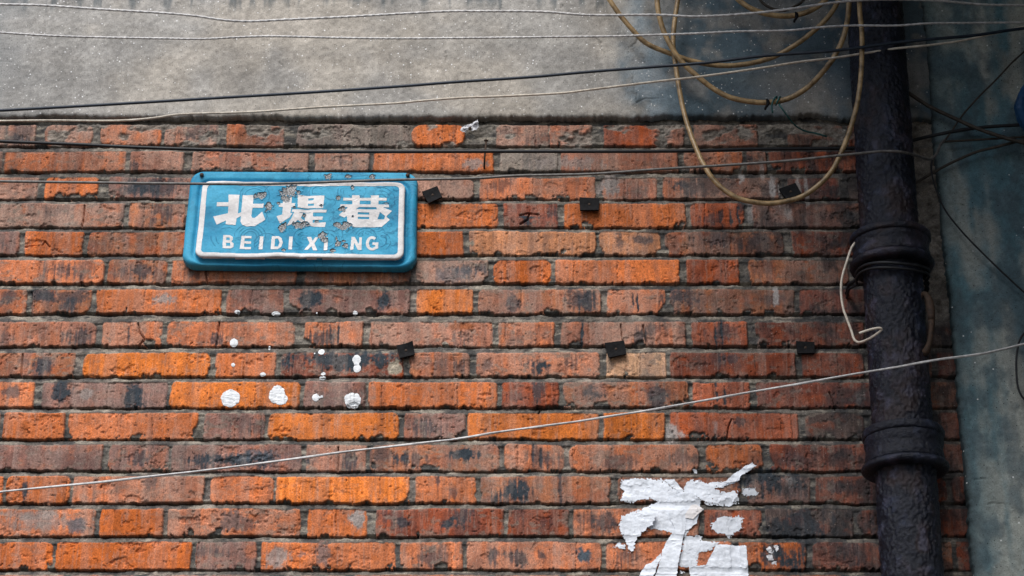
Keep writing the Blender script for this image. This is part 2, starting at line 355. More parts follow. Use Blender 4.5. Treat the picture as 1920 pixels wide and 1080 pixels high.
def wall_fields(xs, zs):
    X, Z = np.meshgrid(xs, zs)
    X = X.astype(np.float32); Z = Z.astype(np.float32)
    wx = (fbm(X / 38, Z / 38, 1, 3) - 0.5) * 5 + (fbm(X / 7, Z / 7, 5, 3) - 0.5) * 2.6
    wz = (fbm(X / 70, Z / 50, 9, 3) - 0.5) * 4.5 + (fbm(X / 9, Z / 6, 13, 3) - 0.5) * 1.9
    big = fbm(X / 150, Z / 150, 21, 3)
    med = fbm(X / 26, Z / 26, 25, 4)
    fine = fbm(X / 5, Z / 5, 30, 3)
    str_v = fbm(X / 3.4, Z / 60, 35, 3)            # drag marks of the wire cut
    str_w = fbm(X / 16, Z / 120, 39, 2)
    notch = fbm(X / 24, Z / 30, 43, 4, 0.6)
    notch2 = fbm(X / 8, Z / 10, 144, 3, 0.6)
    pit = vnoise(X / 4.2, Z / 4.2, 47); pit2 = fbm(X / 11, Z / 9, 48, 2)
    # mortar
    H = -3.6 + (med - 0.5) * 5 + (fine - 0.5) * 3.0
    mcol = np.array([0.135, 0.122, 0.105], np.float32)
    C = mcol * (0.45 + 1.1 * med[..., None]) * (0.6 + 0.8 * fine[..., None])
    dirt = sstep(0.44, 0.60, fbm(X / 30, Z / 12, 51, 4))[..., None]
    C = C * (1 - 0.75 * dirt) + np.array([0.045, 0.046, 0.047]) * 0.75 * dirt
    lime = sstep(0.56, 0.66, fbm(X / 34, Z / 8, 53, 4))[..., None] * 0.7
    C = C * (1 - lime) + np.array([0.30, 0.265, 0.215]) * (0.6 + 0.8 * fine[..., None]) * lime
    # sloped bed joints: deep under the upper brick, nearly flush above the lower one
    for i in range(len(rows) - 1):
        zb_up = rows[i][0]; zt_lo = rows[i + 1][1]
        i0, i1 = np.searchsorted(zs, [zt_lo - 4, zb_up + 4])
        if i1 <= i0: continue
        sl = slice(i0, i1)
        t = np.clip((zb_up + 1 - Z[sl] - wz[sl] * 0.5) / (zb_up - zt_lo + 2), 0, 1)
        H[sl] = -13 + 9.5 * sstep(0.17, 0.30, t + (med[sl] - 0.5) * 0.35) + 2.6 * sstep(0.3, 1.0, t) + (med[sl] - 0.5) * 4.0 + (fine[sl] - 0.5) * 2.6
    ids = 0
    for r, (zb, zt, lst) in enumerate(rows):
        j0, j1 = np.searchsorted(zs, [zb - 12, zt + 12])
        if j1 <= j0: continue
        for (xa, xb, code) in lst:
            ids += 1
            rg = np.random.default_rng(ids * 7 + r * 1000 + int(abs(xa)))
            rv = rg.random(12)
            if xb < xs[0] or xa > xs[-1]: continue
            i0, i1 = np.searchsorted(xs, [xa - 14, xb + 14])
            if i1 <= i0: continue
            s = (slice(j0, j1), slice(i0, i1))
            x = X[s] + wx[s]; zz = Z[s] + wz[s]
            cx, cz = (xa + xb) / 2, (zb + zt) / 2
            hx, hz = (xb - xa) / 2, (zt - zb) / 2 - 0.3
            rot = (rv[7] - 0.5) * 0.016
            ux, uz = x - cx, zz - cz - (x - cx) * rot
            rad = 3 + 16 * rv[8] ** 4
            qx = np.abs(ux) - hx + rad; qz = np.abs(uz) - hz + rad
            d = np.hypot(np.maximum(qx, 0), np.maximum(qz, 0)) + np.minimum(np.maximum(qx, qz), 0) - rad
            low = sstep(0.1, -0.9, uz / hz)
            d = d + np.maximum(0, notch[s] - 0.57) * (6 + 60 * low) * (0.15 + 2.2 * rv[9] ** 2)
            d = d + np.maximum(0, notch2[s] - 0.58) * (3 + 14 * low) * (0.1 + 1.4 * rv[8])
            m = sstep(0.9, -0.9, d)
            hb = (rv[0] - 0.45) * 2.6 + ux / hx * (rv[1] - 0.5) * 2.4 + uz / hz * (rv[2] - 0.5) * 2
            rough = 0.6 + 1.6 * rv[3]
            # pressed segments: slightly different tone and level, parted by vertical creases
            nseg = 1 + int(rv[4] * 3.2) + (1 if xb - xa > 180 else 0)
            br = np.sort(rg.random(nseg)); tn = rg.uniform(0.80, 1.16, nseg + 1); lv = rg.uniform(-0.7, 0.7, nseg + 1); bm = rg.uniform(-0.16, 0.16, nseg + 1)
            uu = (x + 0.5 * wx[s] - xa) / (xb - xa); sg = np.searchsorted(br, uu)
            tone = tn[sg][..., None]; bmo = bm[sg]
            crease = np.zeros_like(uu)
            for bq in br:
                if rg.random() < 0.45: crease = np.maximum(crease, sstep(1.5, 0.3, np.abs(uu - bq) * (xb - xa)) * sstep(0.40, 0.58, notch2[s] * 0.5 + vnoise(X[s] / 3, Z[s] / 3.5, 57) * 0.5))
            hb = hb + lv[sg] - 2.4 * crease
            hb = hb + (str_v[s] - 0.5) * 1.1 * (1.6 - rough * 0.5) + (med[s] - 0.5) * 1.2 * rough + (fine[s] - 0.5) * 0.6 * rough
            hb = hb - 1.3 * np.exp(np.minimum(d, 0) / 1.2)
            pp = sstep(0.80, 0.90, pit[s]) * sstep(0.52, 0.60, pit2[s]); hb = hb - 1.8 * pp
            sp = sstep(0.655, 0.672, fbm(X[s] / 30 + rv[4] * 50, Z[s] / 22 + rv[5] * 50, 61, 5, 0.6))  # spalled patches
            hb = hb - sp * (1.4 + (fine[s] - 0.3) * 3.0) * (0.3 + rv[6])
            base = np.array(PAL[code], np.float32)
            base = base * (0.90 + 0.2 * rv[10])
            c = base * tone * (0.72 + 0.56 * med[s][..., None]) * (1 + (str_v[s][..., None] - 0.5) * (0.18 + 0.62 * rv[5] ** 2)) * (0.74 + 0.52 * fine[s][..., None])
            c = c * (1 - 0.55 * pp[..., None]) * (1 - 0.5 * crease[..., None])
            if code in 'VBKWGPX':
                om = (sstep(0.50, 0.68, fbm(X[s] / 24 + rv[1] * 60, Z[s] / 20 + rv[2] * 60, 161, 4)) * 0.5)[..., None]
                c = c * (1 - om) + np.array(PAL['N' if code in 'VPG' else 'R']) * 0.8 * (0.6 + 0.8 * str_v[s][..., None]) * om
            # paler, greyer bloom in soft vertical bands
            bl = sstep(0.46, 0.74, bmo + str_w[s] * 0.6 + big[s] * 0.15 + fbm(X[s] / 22 + rv[4] * 90, Z[s] / 18, 71, 3) * 0.45)
            amt = {'O': .22, 'D': .12, 'Y': .08, 'L': .45, 'N': .5, 'P': .7, 'G': .7, 'V': .6, 'B': .55, 'R': .3, 'K': .25, 'W': .2, 'X': .2, 'T': .5, 'S': .6}[code]
            grey = np.array([0.34, 0.215, 0.165]) if code in 'OLNPGTDY' else np.array([0.22, 0.155, 0.135])
            bl = (bl * amt)[..., None]
            c = c * (1 - bl) + grey * bl
            # soft darker firing bands
            db = sstep(0.54, 0.72, fbm(X[s] / 34 + rv[5] * 70, Z[s] / 60 + rv[6] * 30, 76, 3)) * {'O': .25, 'D': .25, 'Y': .12, 'L': .25, 'T': .2}.get(code, .6)
            db = db[..., None]
            c = c * (1 - db) + (base * 0.40 + np.array([0.012, 0.014, 0.018])) * db
            # soot brushed on by burning, in upright streaks
            if code in 'VBKGPWNRS':
                for _ in range(int(rg.random() * 2.9)):
                    qx_, qz_ = rg.uniform(-0.85, 0.85) * hx, rg.uniform(-0.5, 0.5) * hz
                    ra, rb = rg.uniform(10, 34), rg.uniform(9, 22)
                    qq = np.hypot((ux - qx_) / ra, (uz - qz_) / rb) + (str_v[s] - 0.5) * 1.8 + (med[s] - 0.5) * 1.2 + (fine[s] - 0.5) * 0.7
                    ww = (sstep(1.15, 0.5, qq) * rg.uniform(0.3, 0.85))[..., None]
                    c = c * (1 - ww) + np.array([0.045, 0.050, 0.058]) * (0.6 + 0.8 * fine[s][..., None]) * ww
            # pale scratches and dusty veil
            vl = sstep(0.60, 0.72, fbm(X[s] / 2.6 + rv[3] * 30, Z[s] / 34 + rv[2] * 30, 86, 3)) * 0.25
            c = c * (1 - vl[..., None]) + np.array([0.36, 0.25, 0.20]) * vl[..., None]
            # mortar left on the face and at the edges
            sm = sstep(0.60, 0.72, fbm(X[s] / 13 + rv[6] * 40, Z[s] / 9 + rv[7] * 40, 81, 3) + 0.12 * np.exp(np.minimum(d, 0) / 4)) * (0.15 + 0.5 * rv[11]) * (0.5 if code in 'ODYRL' else 1.0)
            sm = sm[..., None]
            c = c * (1 - sm) + np.array([0.20, 0.165, 0.135]) * (0.7 + 0.6 * fine[s][..., None]) * sm
            H[s] = H[s] * (1 - m) + hb * m
            mc = m[..., None]
            C[s] = C[s] * (1 - mc) + c * mc
    # marks
    for (px, py, rx, ry, k, a) in MARKS:
        if a <= 0: continue
        mx, mz = unproj(px, py)
        i0, i1 = np.searchsorted(xs, [mx - rx * 1.8, mx + rx * 1.8]); j0, j1 = np.searchsorted(zs, [mz - ry * 2, mz + ry * 2])
        if i1 <= i0 or j1 <= j0: continue
        s = (slice(j0, j1), slice(i0, i1))
        q = np.hypot((X[s] + wx[s] * 1.2 - mx) / rx, (Z[s] + wz[s] * 1.2 - mz) / (ry * 1.08))
        w = sstep(1.25, 0.55, q + (med[s] - 0.5) * 1.7 + (fine[s] - 0.5) * 1.0 + (str_v[s] - 0.5) * 1.1) * a
        w = (w * (1.25 + 0.6 * (str_v[s] - 0.4)))[..., None].clip(0, 1)
        C[s] = C[s] * (1 - w) + np.array(MCOL[k]) * (0.7 + 0.6 * fine[s][..., None]) * w
        if rx <= 3: H[s] = H[s] - 1.6 * w[..., 0] * (0.4 + notch2[s])
    for pts, hw in CRACKS:
        q = [tuple(float(t) for t in unproj(*p)) for p in pts]
        xs_ = [p[0] for p in q]; zs_ = [p[1] for p in q]
        i0, i1 = np.searchsorted(xs, [min(xs_) - 6, max(xs_) + 6]); j0, j1 = np.searchsorted(zs, [min(zs_) - 6, max(zs_) + 6])
        if i1 <= i0 or j1 <= j0: continue
        s = (slice(j0, j1), slice(i0, i1))
        dd = polydist(X[s] + wx[s] * 0.4, Z[s] + wz[s] * 0.4, q)
        w = sstep(hw * 1.6, hw * 0.5, dd)
        H[s] -= 9 * w
    # weathering that runs over several courses: pale run-off, darker run-off, broad uneven dirt
    run = sstep(0.56, 0.70, fbm(X / 20, Z / 190, 171, 4)) * 0.20 * (0.5 + fine)
    C = C * (1 - run[..., None]) + np.array([0.34, 0.27, 0.23]) * run[..., None]
    run2 = sstep(0.57, 0.72, fbm(X / 16, Z / 150, 176, 4)) * 0.26 * (0.5 + med)
    C = C * (1 - run2[..., None]) + np.array([0.060, 0.056, 0.056]) * run2[..., None]
    C = C * (0.88 + 0.30 * fbm(X / 130, Z / 90, 181, 4)[..., None])
    # soot next to the pipe, with the corner's shade painted into the colour
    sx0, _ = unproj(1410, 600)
    soot_shade = sstep(-130, 190, X - sx0 + (fbm(X / 90, Z / 60, 151, 4) - 0.5) * 420) * (0.35 + 0.65 * sstep(0.40, 0.62, fbm(X / 22, Z / 26, 155, 4) * 0.7 + str_v * 0.3))
    soot_shade = (soot_shade * 0.84)[..., None]
    C = C * (1 - soot_shade) + np.array([0.034, 0.034, 0.036]) * (0.6 + 0.8 * fine[..., None]) * soot_shade
    # smear of mortar over the top course, and old render on the strip behind the pipe
    ztop = rows[0][1]; zbot = rows[0][0]
    sm = sstep(0.55, 0.66, fbm(X / 42, Z / 24, 91, 4) + 0.10 * sstep(zbot, ztop, Z) - 0.03) * sstep(zbot - 6, zbot + 4, Z)
    H = H - 9 * sstep(ztop - 2, ztop + 5, Z + wz)
    _, zs1 = unproj(1700, 600)
    xl_, _ = unproj(1700, 560)
    strip = sstep(xl_ - 25, xl_ - 10, X) * sstep(zs1 - 20, zs1 + 14, Z + wz * 3)
    sm2 = np.maximum(sm * 0.92, strip)[..., None]
    lump = fbm(X / 14, Z / 10, 95, 4)
    C = C * (1 - sm2) + np.array([0.20, 0.18, 0.155]) * (0.35 + 1.3 * lump[..., None]) * (0.7 + 0.6 * fine[..., None]) * sm2
    sm3 = sm2[..., 0] * (1 - sstep(ztop - 2, ztop + 5, Z + wz))
    H = H * (1 - sm3) + (-2.5 + (lump - 0.5) * 13) * sm3
    return X, Z, H, np.clip(C, 0.004, 1)

WALL_LABEL = 'old orange and purple brick wall under a grey rendered band'
wall = empty('brick_wall', (0, 0, 0), WALL_LABEL, 'wall')
STEP = 1.4
xd0 = unproj(-20, 700)[0]; xd1 = 835.0
zd0 = unproj(960, 1100)[1]; zd1 = unproj(960, 212)[1]
xs = np.concatenate([np.arange(XL, xd0, 6.0), np.arange(xd0, xd1, STEP), np.arange(xd1, XR, 6.0)])
zs = np.concatenate([np.arange(-20, zd0 - 300, 9.0), np.arange(zd0 - 300, zd0, 4.0), np.arange(zd0, zd1, STEP)])
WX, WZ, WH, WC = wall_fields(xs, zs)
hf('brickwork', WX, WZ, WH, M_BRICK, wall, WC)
boxmesh('wall_core', XL / 1000, XR / 1000, 0.045, 0.28, -0.02, 5.0, M_CORE, wall)

def wallH(x, z):
    ix = np.clip(np.searchsorted(xs, x) - 1, 0, len(xs) - 2); iz = np.clip(np.searchsorted(zs, z) - 1, 0, len(zs) - 2)
    fx = np.clip((x - xs[ix]) / (xs[ix + 1] - xs[ix]), 0, 1); fz = np.clip((z - zs[iz]) / (zs[iz + 1] - zs[iz]), 0, 1)
    a = WH[iz, ix] * (1 - fx) + WH[iz, ix + 1] * fx
    b = WH[iz + 1, ix] * (1 - fx) + WH[iz + 1, ix + 1] * fx
    return a * (1 - fz) + b * fz

# ---- rendered band above the bricks (a ring beam with cement render)
def band():
    x = np.concatenate([np.arange(XL, xd0, 12.0), np.arange(xd0, xd1, 2.0), np.arange(xd1, XR, 12.0)])
    zedge = unproj(960, 222)[1]; ztop = unproj(960, -20)[1]
    up = np.concatenate([[0, 0, 0.5, 1.5, 3, 5], np.arange(7, ztop - zedge, 2.0), np.arange(ztop - zedge, 5000 - zedge, 14.0)])
    X, U = np.meshgrid(x, up)
    e = (fbm(x / 60, x * 0, 101, 4) - 0.5) * 9 + (fbm(x / 7, x * 0, 105, 4, 0.65) - 0.5) * 8
    ex, _ = unproj(1520, 215)
    e = e + 10 * np.exp(-((x - ex) / 28) ** 2) - 3 * sstep(560, 700, x)
    Z = zedge + U + e[None, :] * np.exp(-U / 30)
    n1 = fbm(X / 220, Z / 220, 111, 4); n2 = fbm(X / 40, Z / 40, 115, 4); n3 = fbm(X / 7, Z / 7, 119, 3)
    H = 8 + (n1 - 0.5) * 5 + (n2 - 0.5) * 3 + (n3 - 0.5) * 1.4 - 4 * np.exp(-U / 2.5)
    H[0] = -22
    # colour in photo-like coordinates along the wall (stains stay on the render)
    warm = np.array([0.37, 0.338, 0.295]); cool = np.array([0.26, 0.262, 0.26]); damp = np.array([0.080, 0.115, 0.138]); bloom = np.array([0.32, 0.38, 0.42])
    k = sstep(0.42, 0.62, n1)[..., None]
    C = warm * (1 - 0.55 * k) + cool * 0.55 * k
    C = C * (0.78 + 0.44 * n2[..., None]) * (0.72 + 0.56 * n3[..., None])
    C = C * (0.84 + 0.32 * fbm(X / 46, Z / 420, 139, 4)[..., None]) * (0.86 + 0.28 * fbm(X / 90, Z / 70, 143, 4)[..., None])
    xd_, _ = unproj(1165, 100)
    str_ = fbm(X / 30, Z / 260, 123, 3)
    nn = (fbm(X / 70, Z / 60, 127, 4) - 0.5)
    w = sstep(-18, 60, X - xd_ + nn * 150 + (str_ - 0.5) * 60)
    pale = np.exp(-((X - xd_ - 40 + nn * 60) / 46) ** 2) * sstep(0.3, 0.6, n2)
    wa = (w * (0.35 + 0.75 * sstep(0.36, 0.56, n2 * 0.4 + fbm(X / 85, Z / 75, 147, 4) * 0.6) + 0.4 * (str_ - 0.5)))[..., None].clip(0, 1)
    # the less stained patch close to the pipe
    xp, zp = unproj(1490, 160)
    patch = np.exp(-((X - xp + nn * 80) / 75) ** 2) * sstep(unproj(960, 40)[1], unproj(960, 130)[1], Z * 0 + unproj(960, 40)[1] + (unproj(960, 40)[1] - Z) * 0 + (unproj(960, 40)[1] - Z)) if False else np.exp(-((X - xp + nn * 80) / 80) ** 2) * (1 - sstep(zp - 10, zp + 80, Z + nn * 60))
    wa = wa * (1 - 0.62 * patch[..., None])
    C = C * (1 - wa) + damp * (0.6 + 0.8 * n2[..., None]) * wa
    C = C * (1 - 0.5 * pale[..., None]) + bloom * 0.5 * pale[..., None]
    # dark run-off along the very top
    zt = unproj(960, 0)[1]
    drip = 0.75 * sstep(0.46, 0.62, fbm(X / 14, Z / 200, 131, 3)) * sstep(-26, 4, Z - zt + (fbm(X / 11, X * 0, 135, 2) - 0.5) * 44)
    C = C * (1 - 0.8 * drip[..., None]) + np.array([0.045, 0.07, 0.085]) * 0.8 * drip[..., None]
    # slightly darker, cooler left end
    xle, _ = unproj(0, 100)
    ld = sstep(xle + 130, xle - 60, X + nn * 140)[..., None]
    C = C * (1 - 0.45 * ld) + np.array([0.13, 0.15, 0.165]) * 0.45 * ld
    # cracks
    for pts in ([(1119, 78), (1128, 95), (1134, 108)], [(1196, 84), (1180, 95), (1177, 108), (1186, 118)], [(1205, 112), (1212, 128), (1222, 138)], [(1180, 130), (1190, 145), (1186, 155)],
                [(1195, 200), (1206, 190), (1222, 190), (1245, 185)], [(1047, 0), (1052, 12), (1050, 34)], [(522, 118), (532, 132)], [(1285, 198), (1305, 194)], [(1420, 196), (1440, 191)], [(835, 100), (836, 120)],
                [(765, 212), (778, 211)], [(1186, 160), (1194, 178), (1194, 190)], [(1230, 160), (1240, 175)]):
        q = [tuple(float(t) for t in unproj(*p)) for p in pts]
        dd = polydist(X + nn * 10 + (n3 - 0.5) * 8, Z + (n2 - 0.5) * 26, q)
        c = sstep(1.6, 0.4, dd + (n2 - 0.4) * 3)
        H = H - 2.5 * c
    hf('concrete_band', X, Z, H, M_CONC, wall, np.clip(C, 0.004, 1))
band()

# ---- white paint splashes on the bricks
SPL = [(438, 642, 8, 8), (445, 585, 6, 4), (517, 587.5, 9, 4), (594, 587, 2, 2), (666, 587, 5, 4), (437, 684, 4, 4), (493, 702, 6, 4), (603, 660, 6.5, 5.5), (590, 663, 2, 2),
       (606, 701, 5, 3.5), (605, 708, 7, 3.5), (432, 747, 18, 15.5), (520, 740, 15, 17), (592, 746, 7.5, 7), (661, 751, 15.5, 14), (505, 652, 2.5, 4)]
def splash(cx, cy, rx, ry, extra=()):
    x0, z0 = unproj(cx, cy)
    R = max(rx, ry) * 1.5 + sum(abs(e[0]) + e[2] for e in extra) + 3
    gx = np.arange(x0 - R, x0 + R, 0.8); gz = np.arange(z0 - R * 1.1, z0 + R * 1.1, 0.8)
    X, Z = np.meshgrid(gx, gz)
    n = fbm(X / 6, Z / 6, 141, 3) - 0.5; n2 = fbm(X / 2, Z / 2, 145, 2) - 0.5
    q = np.hypot((X - x0) / rx, (Z - z0) / (ry * 1.1))
    for (dx, dy, r) in extra:
        q = np.minimum(q, np.hypot(X - x0 - dx, Z - z0 + dy) / r)
    q = q + n * 0.28 + n2 * 0.10
    mask = q < 1.0
    ridge = fbm(X / 9, Z / 2.2, 149, 2)
    H = np.maximum(wallH(X, Z), wallH(X, Z + 4) - 1.0) + 0.5 + 0.8 * np.sqrt(np.clip(1 - q, 0, 1)) + (ridge - 0.5) * 0.9 * (rx > 10)
    hf('paint_splash', X, Z, H, M_SPLASH, wall, None, mask)
for i, (a, b, c, d) in enumerate(SPL):
    ex = ()
    if (a, b) == (520, 740): ex = ((6, 8, 13),)
    if (a, b) == (592, 746): ex = ((7, 0, 2.5), (11, -1.5, 3))
    splash(a, b, c, d, ex)
splash(669, 674, 8, 8.5, ((1, 18, 8), (0, 9, 5)))

# ------------------------------------------------------------------ neighbouring rendered wall on the right
nb_x = unproj(1779, 540, 22)[0]
nwall = empty('rendered_wall', (nb_x / 1000 + 0.6, 0, 0), 'dark blue grey rendered wall right of the black drainpipe', 'wall')
def neighbour():
    zlo, zhi = 0.0, 4600.0
    up = np.concatenate([np.arange(0, zd0, 12.0), np.arange(zd0, unproj(960, -20, 22)[1], 2.0), np.arange(unproj(960, -20, 22)[1], zhi, 14.0)])
    ac = np.concatenate([[0, 0, 0.6, 2, 4, 7], np.arange(9, 210, 2.0), np.arange(210, 1240, 16.0)])
    A, Z = np.meshgrid(ac, up)
    e = (fbm(up / 80, up * 0 + 3, 201, 4) - 0.5) * 7 + (fbm(up / 11, up * 0, 205, 3) - 0.5) * 6
    X = nb_x + A + e[:, None] * np.exp(-A / 40)
    n1 = fbm(X / 120, Z / 240, 211, 4); n2 = fbm(X / 36, Z / 50, 215, 4); n3 = fbm(X / 7, Z / 7, 219, 3)
    st = fbm(X / 42, Z / 500, 223, 3); n4 = fbm(X / 70, Z / 120, 227, 4) - 0.5
    H = 20 + (n1 - 0.5) * 10 + (n2 - 0.5) * 4 + (n3 - 0.5) * 1.4 - 6 * np.exp(-A / 4)
    H[:, 0] = -20
    warm = np.array([0.36, 0.37, 0.33]); blue = np.array([0.095, 0.180, 0.210]); dark = np.array([0.075, 0.095, 0.105])
    k = sstep(0.39, 0.57, st * 0.55 + n1 * 0.35 + n2 * 0.25 - 0.08 + n4 * 0.2)[..., None]
    edge = np.exp(-(A + n4 * 70) / 42)[..., None].clip(0, 1)
    C = warm * (1 - k) + blue * k
    C = C * (1 - 0.75 * edge) + blue * 0.75 * edge
    dk = sstep(0.52, 0.64, n2 * 0.6 + n1 * 0.4)[..., None]
    C = C * (1 - 0.6 * dk) + dark * 0.6 * dk
    seam_shade = np.exp(-A / 7)[..., None]  # shade of the seam, painted into the wall's left edge
    C = C * (1 - 0.6 * seam_shade) + np.array([0.03, 0.033, 0.033]) * 0.6 * seam_shade
    C = C * (0.72 + 0.56 * n2[..., None]) * (0.75 + 0.5 * n3[..., None])
    for pts in ([(1733, 112), (1750, 106), (1770, 106), (1788, 103)], [(1742, 121), (1765, 120), (1784, 118)], [(1845, 150), (1862, 146), (1875, 150), (1892, 160)], [(1795, 350), (1810, 358), (1835, 362)],
                [(1760, 382), (1800, 386), (1822, 387)], [(1805, 902), (1825, 899), (1850, 900)], [(1855, 950), (1880, 946), (1915, 956)], [(1800, 780), (1815, 785), (1822, 792)], [(1880, 285), (1905, 295), (1920, 300)], [(1795, 700), (1808, 730), (1820, 800)]):
        q = [tuple(float(t) for t in unproj(p[0], p[1], 20)) for p in pts]
        dd = polydist(X + (n3 - 0.5) * 8, Z + (n2 - 0.5) * 24, q)
        c = sstep(1.8, 0.4, dd + (n2 - 0.4) * 3)
        H = H - 3 * c
    hf('render_face', X, Z, H, M_CONC2, nwall, np.clip(C, 0.003, 1))
neighbour()
boxmesh('wall_core', nb_x / 1000 + 0.02, nb_x / 1000 + 1.24, 0.0, 0.3, 0.0, 4.6, M_CORE, nwall)
# unseen slab overhead and block further right, added to shade this corner
boxmesh('shade_slab', 0.15, 2.2, -1.9, -0.012, 4.32, 4.46, M_CORE, nwall)
boxmesh('shade_block', 1.14, 2.2, -1.5, -0.035, 0.0, 4.32, M_CORE, nwall)

# ------------------------------------------------------------------ sweep helpers for pipes and cables
def catmull(pts, n=10):
    pts = np.asarray(pts, float)
    p = np.vstack([2 * pts[0] - pts[1], pts, 2 * pts[-1] - pts[-2]])
    out = []
    for i in range(1, len(p) - 2):
        d1 = max(np.linalg.norm(p[i, :2] - p[i - 1, :2]), 1e-6) ** .5; d2 = max(np.linalg.norm(p[i + 1, :2] - p[i, :2]), 1e-6) ** .5; d3 = max(np.linalg.norm(p[i + 2, :2] - p[i + 1, :2]), 1e-6) ** .5
        t0, t1 = 0, d1; t2 = t1 + d2; t3 = t2 + d3
        m = max(3, int(np.linalg.norm(p[i + 1, :2] - p[i, :2]) / n))
        for t in np.linspace(t1, t2, m, endpoint=False):
            A1 = (t1 - t) / (t1 - t0) * p[i - 1] + (t - t0) / (t1 - t0) * p[i]
            A2 = (t2 - t) / (t2 - t1) * p[i] + (t - t1) / (t2 - t1) * p[i + 1]
            A3 = (t3 - t) / (t3 - t2) * p[i + 1] + (t - t2) / (t3 - t2) * p[i + 2]
            B1 = (t2 - t) / (t2 - t0) * A1 + (t - t0) / (t2 - t0) * A2
            B2 = (t3 - t) / (t3 - t1) * A2 + (t - t1) / (t3 - t1) * A3
            out.append((t2 - t) / (t2 - t1) * B1 + (t - t1) / (t2 - t1) * B2)
    out.append(pts[-1])
    return np.array(out)

def frames(c):
    T = np.gradient(c, axis=0); T /= np.linalg.norm(T, axis=1)[:, None] + 1e-12
    N = np.zeros_like(T)
    n = np.cross(T[0], [0, 1, 0.03]); n /= np.linalg.norm(n)
    for i in range(len(c)):
        n = n - T[i] * np.dot(n, T[i]); n /= np.linalg.norm(n) + 1e-12
        N[i] = n
    return T, N, np.cross(T, N)

def tube_geo(c, r, k=10):
    T, N, B = frames(c)
    a = np.linspace(0, 2 * np.pi, k, endpoint=False)
    r = np.broadcast_to(np.asarray(r, float), (len(c),))
    V = c[:, None, :] + r[:, None, None] * (np.cos(a)[None, :, None] * N[:, None, :] + np.sin(a)[None, :, None] * B[:, None, :])
    V = V.reshape(-1, 3)
    F = grid_faces(len(c), k, None, True)
    n = len(V)
    V = np.vstack([V, c[0], c[-1]])
    caps = []
    for j in range(k):
        j2 = (j + 1) % k
        caps.append([j2, j, n, n]); b = (len(c) - 1) * k
        caps.append([b + j, b + j2, n + 1, n + 1])
    return V, F, caps

def build_tubes(name, tubes, mat, parent=None, origin=None):
    Vs = []; Fs = []; o = 0
    tri = []
    for c, r, k in tubes:
        V, F, caps = tube_geo(c, r, k)
        Vs.append(V); Fs.append(F + o)
        for q in caps: tri.append([q[0] + o, q[1] + o, q[2] + o])
        o += len(V)
    V = np.vstack(Vs); F = np.vstack(Fs)
    me = bpy.data.meshes.new(name)
    org = np.array(parent.location if parent is not None else (origin if origin is not None else V.mean(0)))
    me.from_pydata((V - org).tolist(), [], F.tolist() + tri)
    me.polygons.foreach_set('use_smooth', np.ones(len(me.polygons), bool))
    me.materials.append(mat)
    ob = bpy.data.objects.new(name, me); COL.objects.link(ob)
    if parent is not None: ob.parent = parent
    else: ob.location = org
    return ob

def px_curve(pts, n=8):
    """pts (px, py, depth mm) -> smooth 3-D centre line in metres"""
    s = catmull(np.array(pts, float), n)
    return P(s[:, 0], s[:, 1], s[:, 2])

def cable(name, pts, r, mat, label, cat, group=None, twist=None, k=10, seed=0):
    c = px_curve(pts)
    if twist:
        L = np.concatenate([[0], np.cumsum(np.linalg.norm(np.diff(c, axis=0), axis=1))])
        n = int(L[-1] / (twist / 9)); s = np.linspace(0, L[-1], n)
        c2 = np.stack([np.interp(s, L, c[:, i]) for i in range(3)], 1)
        T, N, B = frames(c2)
        ph = s / twist * 2 * np.pi + 3 * np.sin(s * 4 + seed)
        off = r * 0.22
        ts = []
        for sg in (1, -1):
            ts.append((c2 + sg * off * (np.cos(ph)[:, None] * N + np.sin(ph)[:, None] * B), r * 0.82, 9))
        o = build_tubes(name, ts, mat)
    else:
        o = build_tubes(name, [(c, r, k)], mat)
    return tag(o, label, cat, group)

def dd(pts, prof):
    """add a depth profile (px -> mm) to 2-D pixel points"""
    xs_, ds_ = zip(*prof)
    return [(x, y, float(np.interp(x, xs_, ds_))) for x, y in pts]

GH = 'overhead wires strung across the wall'
PR = [(-300, 55), (600, 55), (1200, 80), (1560, 150), (1760, 150), (1920, 110), (2200, 100)]
cable('wire', dd([(-300, 0), (-100, 4), (0, 8), (80, 10), (183, 17), (313, 25), (367, 30), (423, 38), (467, 40), (533, 37), (640, 32), (783, 24), (850, 21), (900, 21), (1017, 22), (1100, 28), (1240, 28), (1300, 31), (1370, 28), (1430, 23), (1480, 17), (1520, 11), (1570, 4), (1620, 0), (1680, -1), (1760, 1), (1800, 5), (1850, 9), (1920, 10), (2100, 14)], PR),
      0.0025, M_PALE, 'topmost pale twisted wire strung across the grey render', 'wire', GH, twist=0.030)
cable('wire', dd([(-300, 45), (0, 61), (60, 65), (150, 69), (300, 72), (380, 73), (440, 70), (500, 68), (640, 71), (750, 72), (900, 71), (1060, 69), (1150, 68), (1240, 65), (1300, 63), (1380, 59), (1480, 57), (1540, 51), (1600, 48), (1680, 48), (1740, 44), (1830, 43), (1920, 42), (2100, 38)], [(a, b + 14) for a, b in PR]),
      0.0022, M_PALE, 'second pale thin wire from the top, just below the twisted one', 'wire', GH, twist=0.022, seed=2)
cable('cable', dd([(-300, 222), (0, 207), (200, 196), (400, 184), (600, 172), (760, 161), (850, 154), (1000, 144), (1100, 135), (1230, 125), (1330, 117), (1430, 105), (1540, 97), (1600, 91), (1680, 80), (1740, 74), (1830, 66), (1890, 57), (1920, 53), (2100, 24)], [(a, b + 6) for a, b in PR]),
      0.0030, M_NAVY, 'thick navy cable rising to the right across the grey render', 'cable', GH)
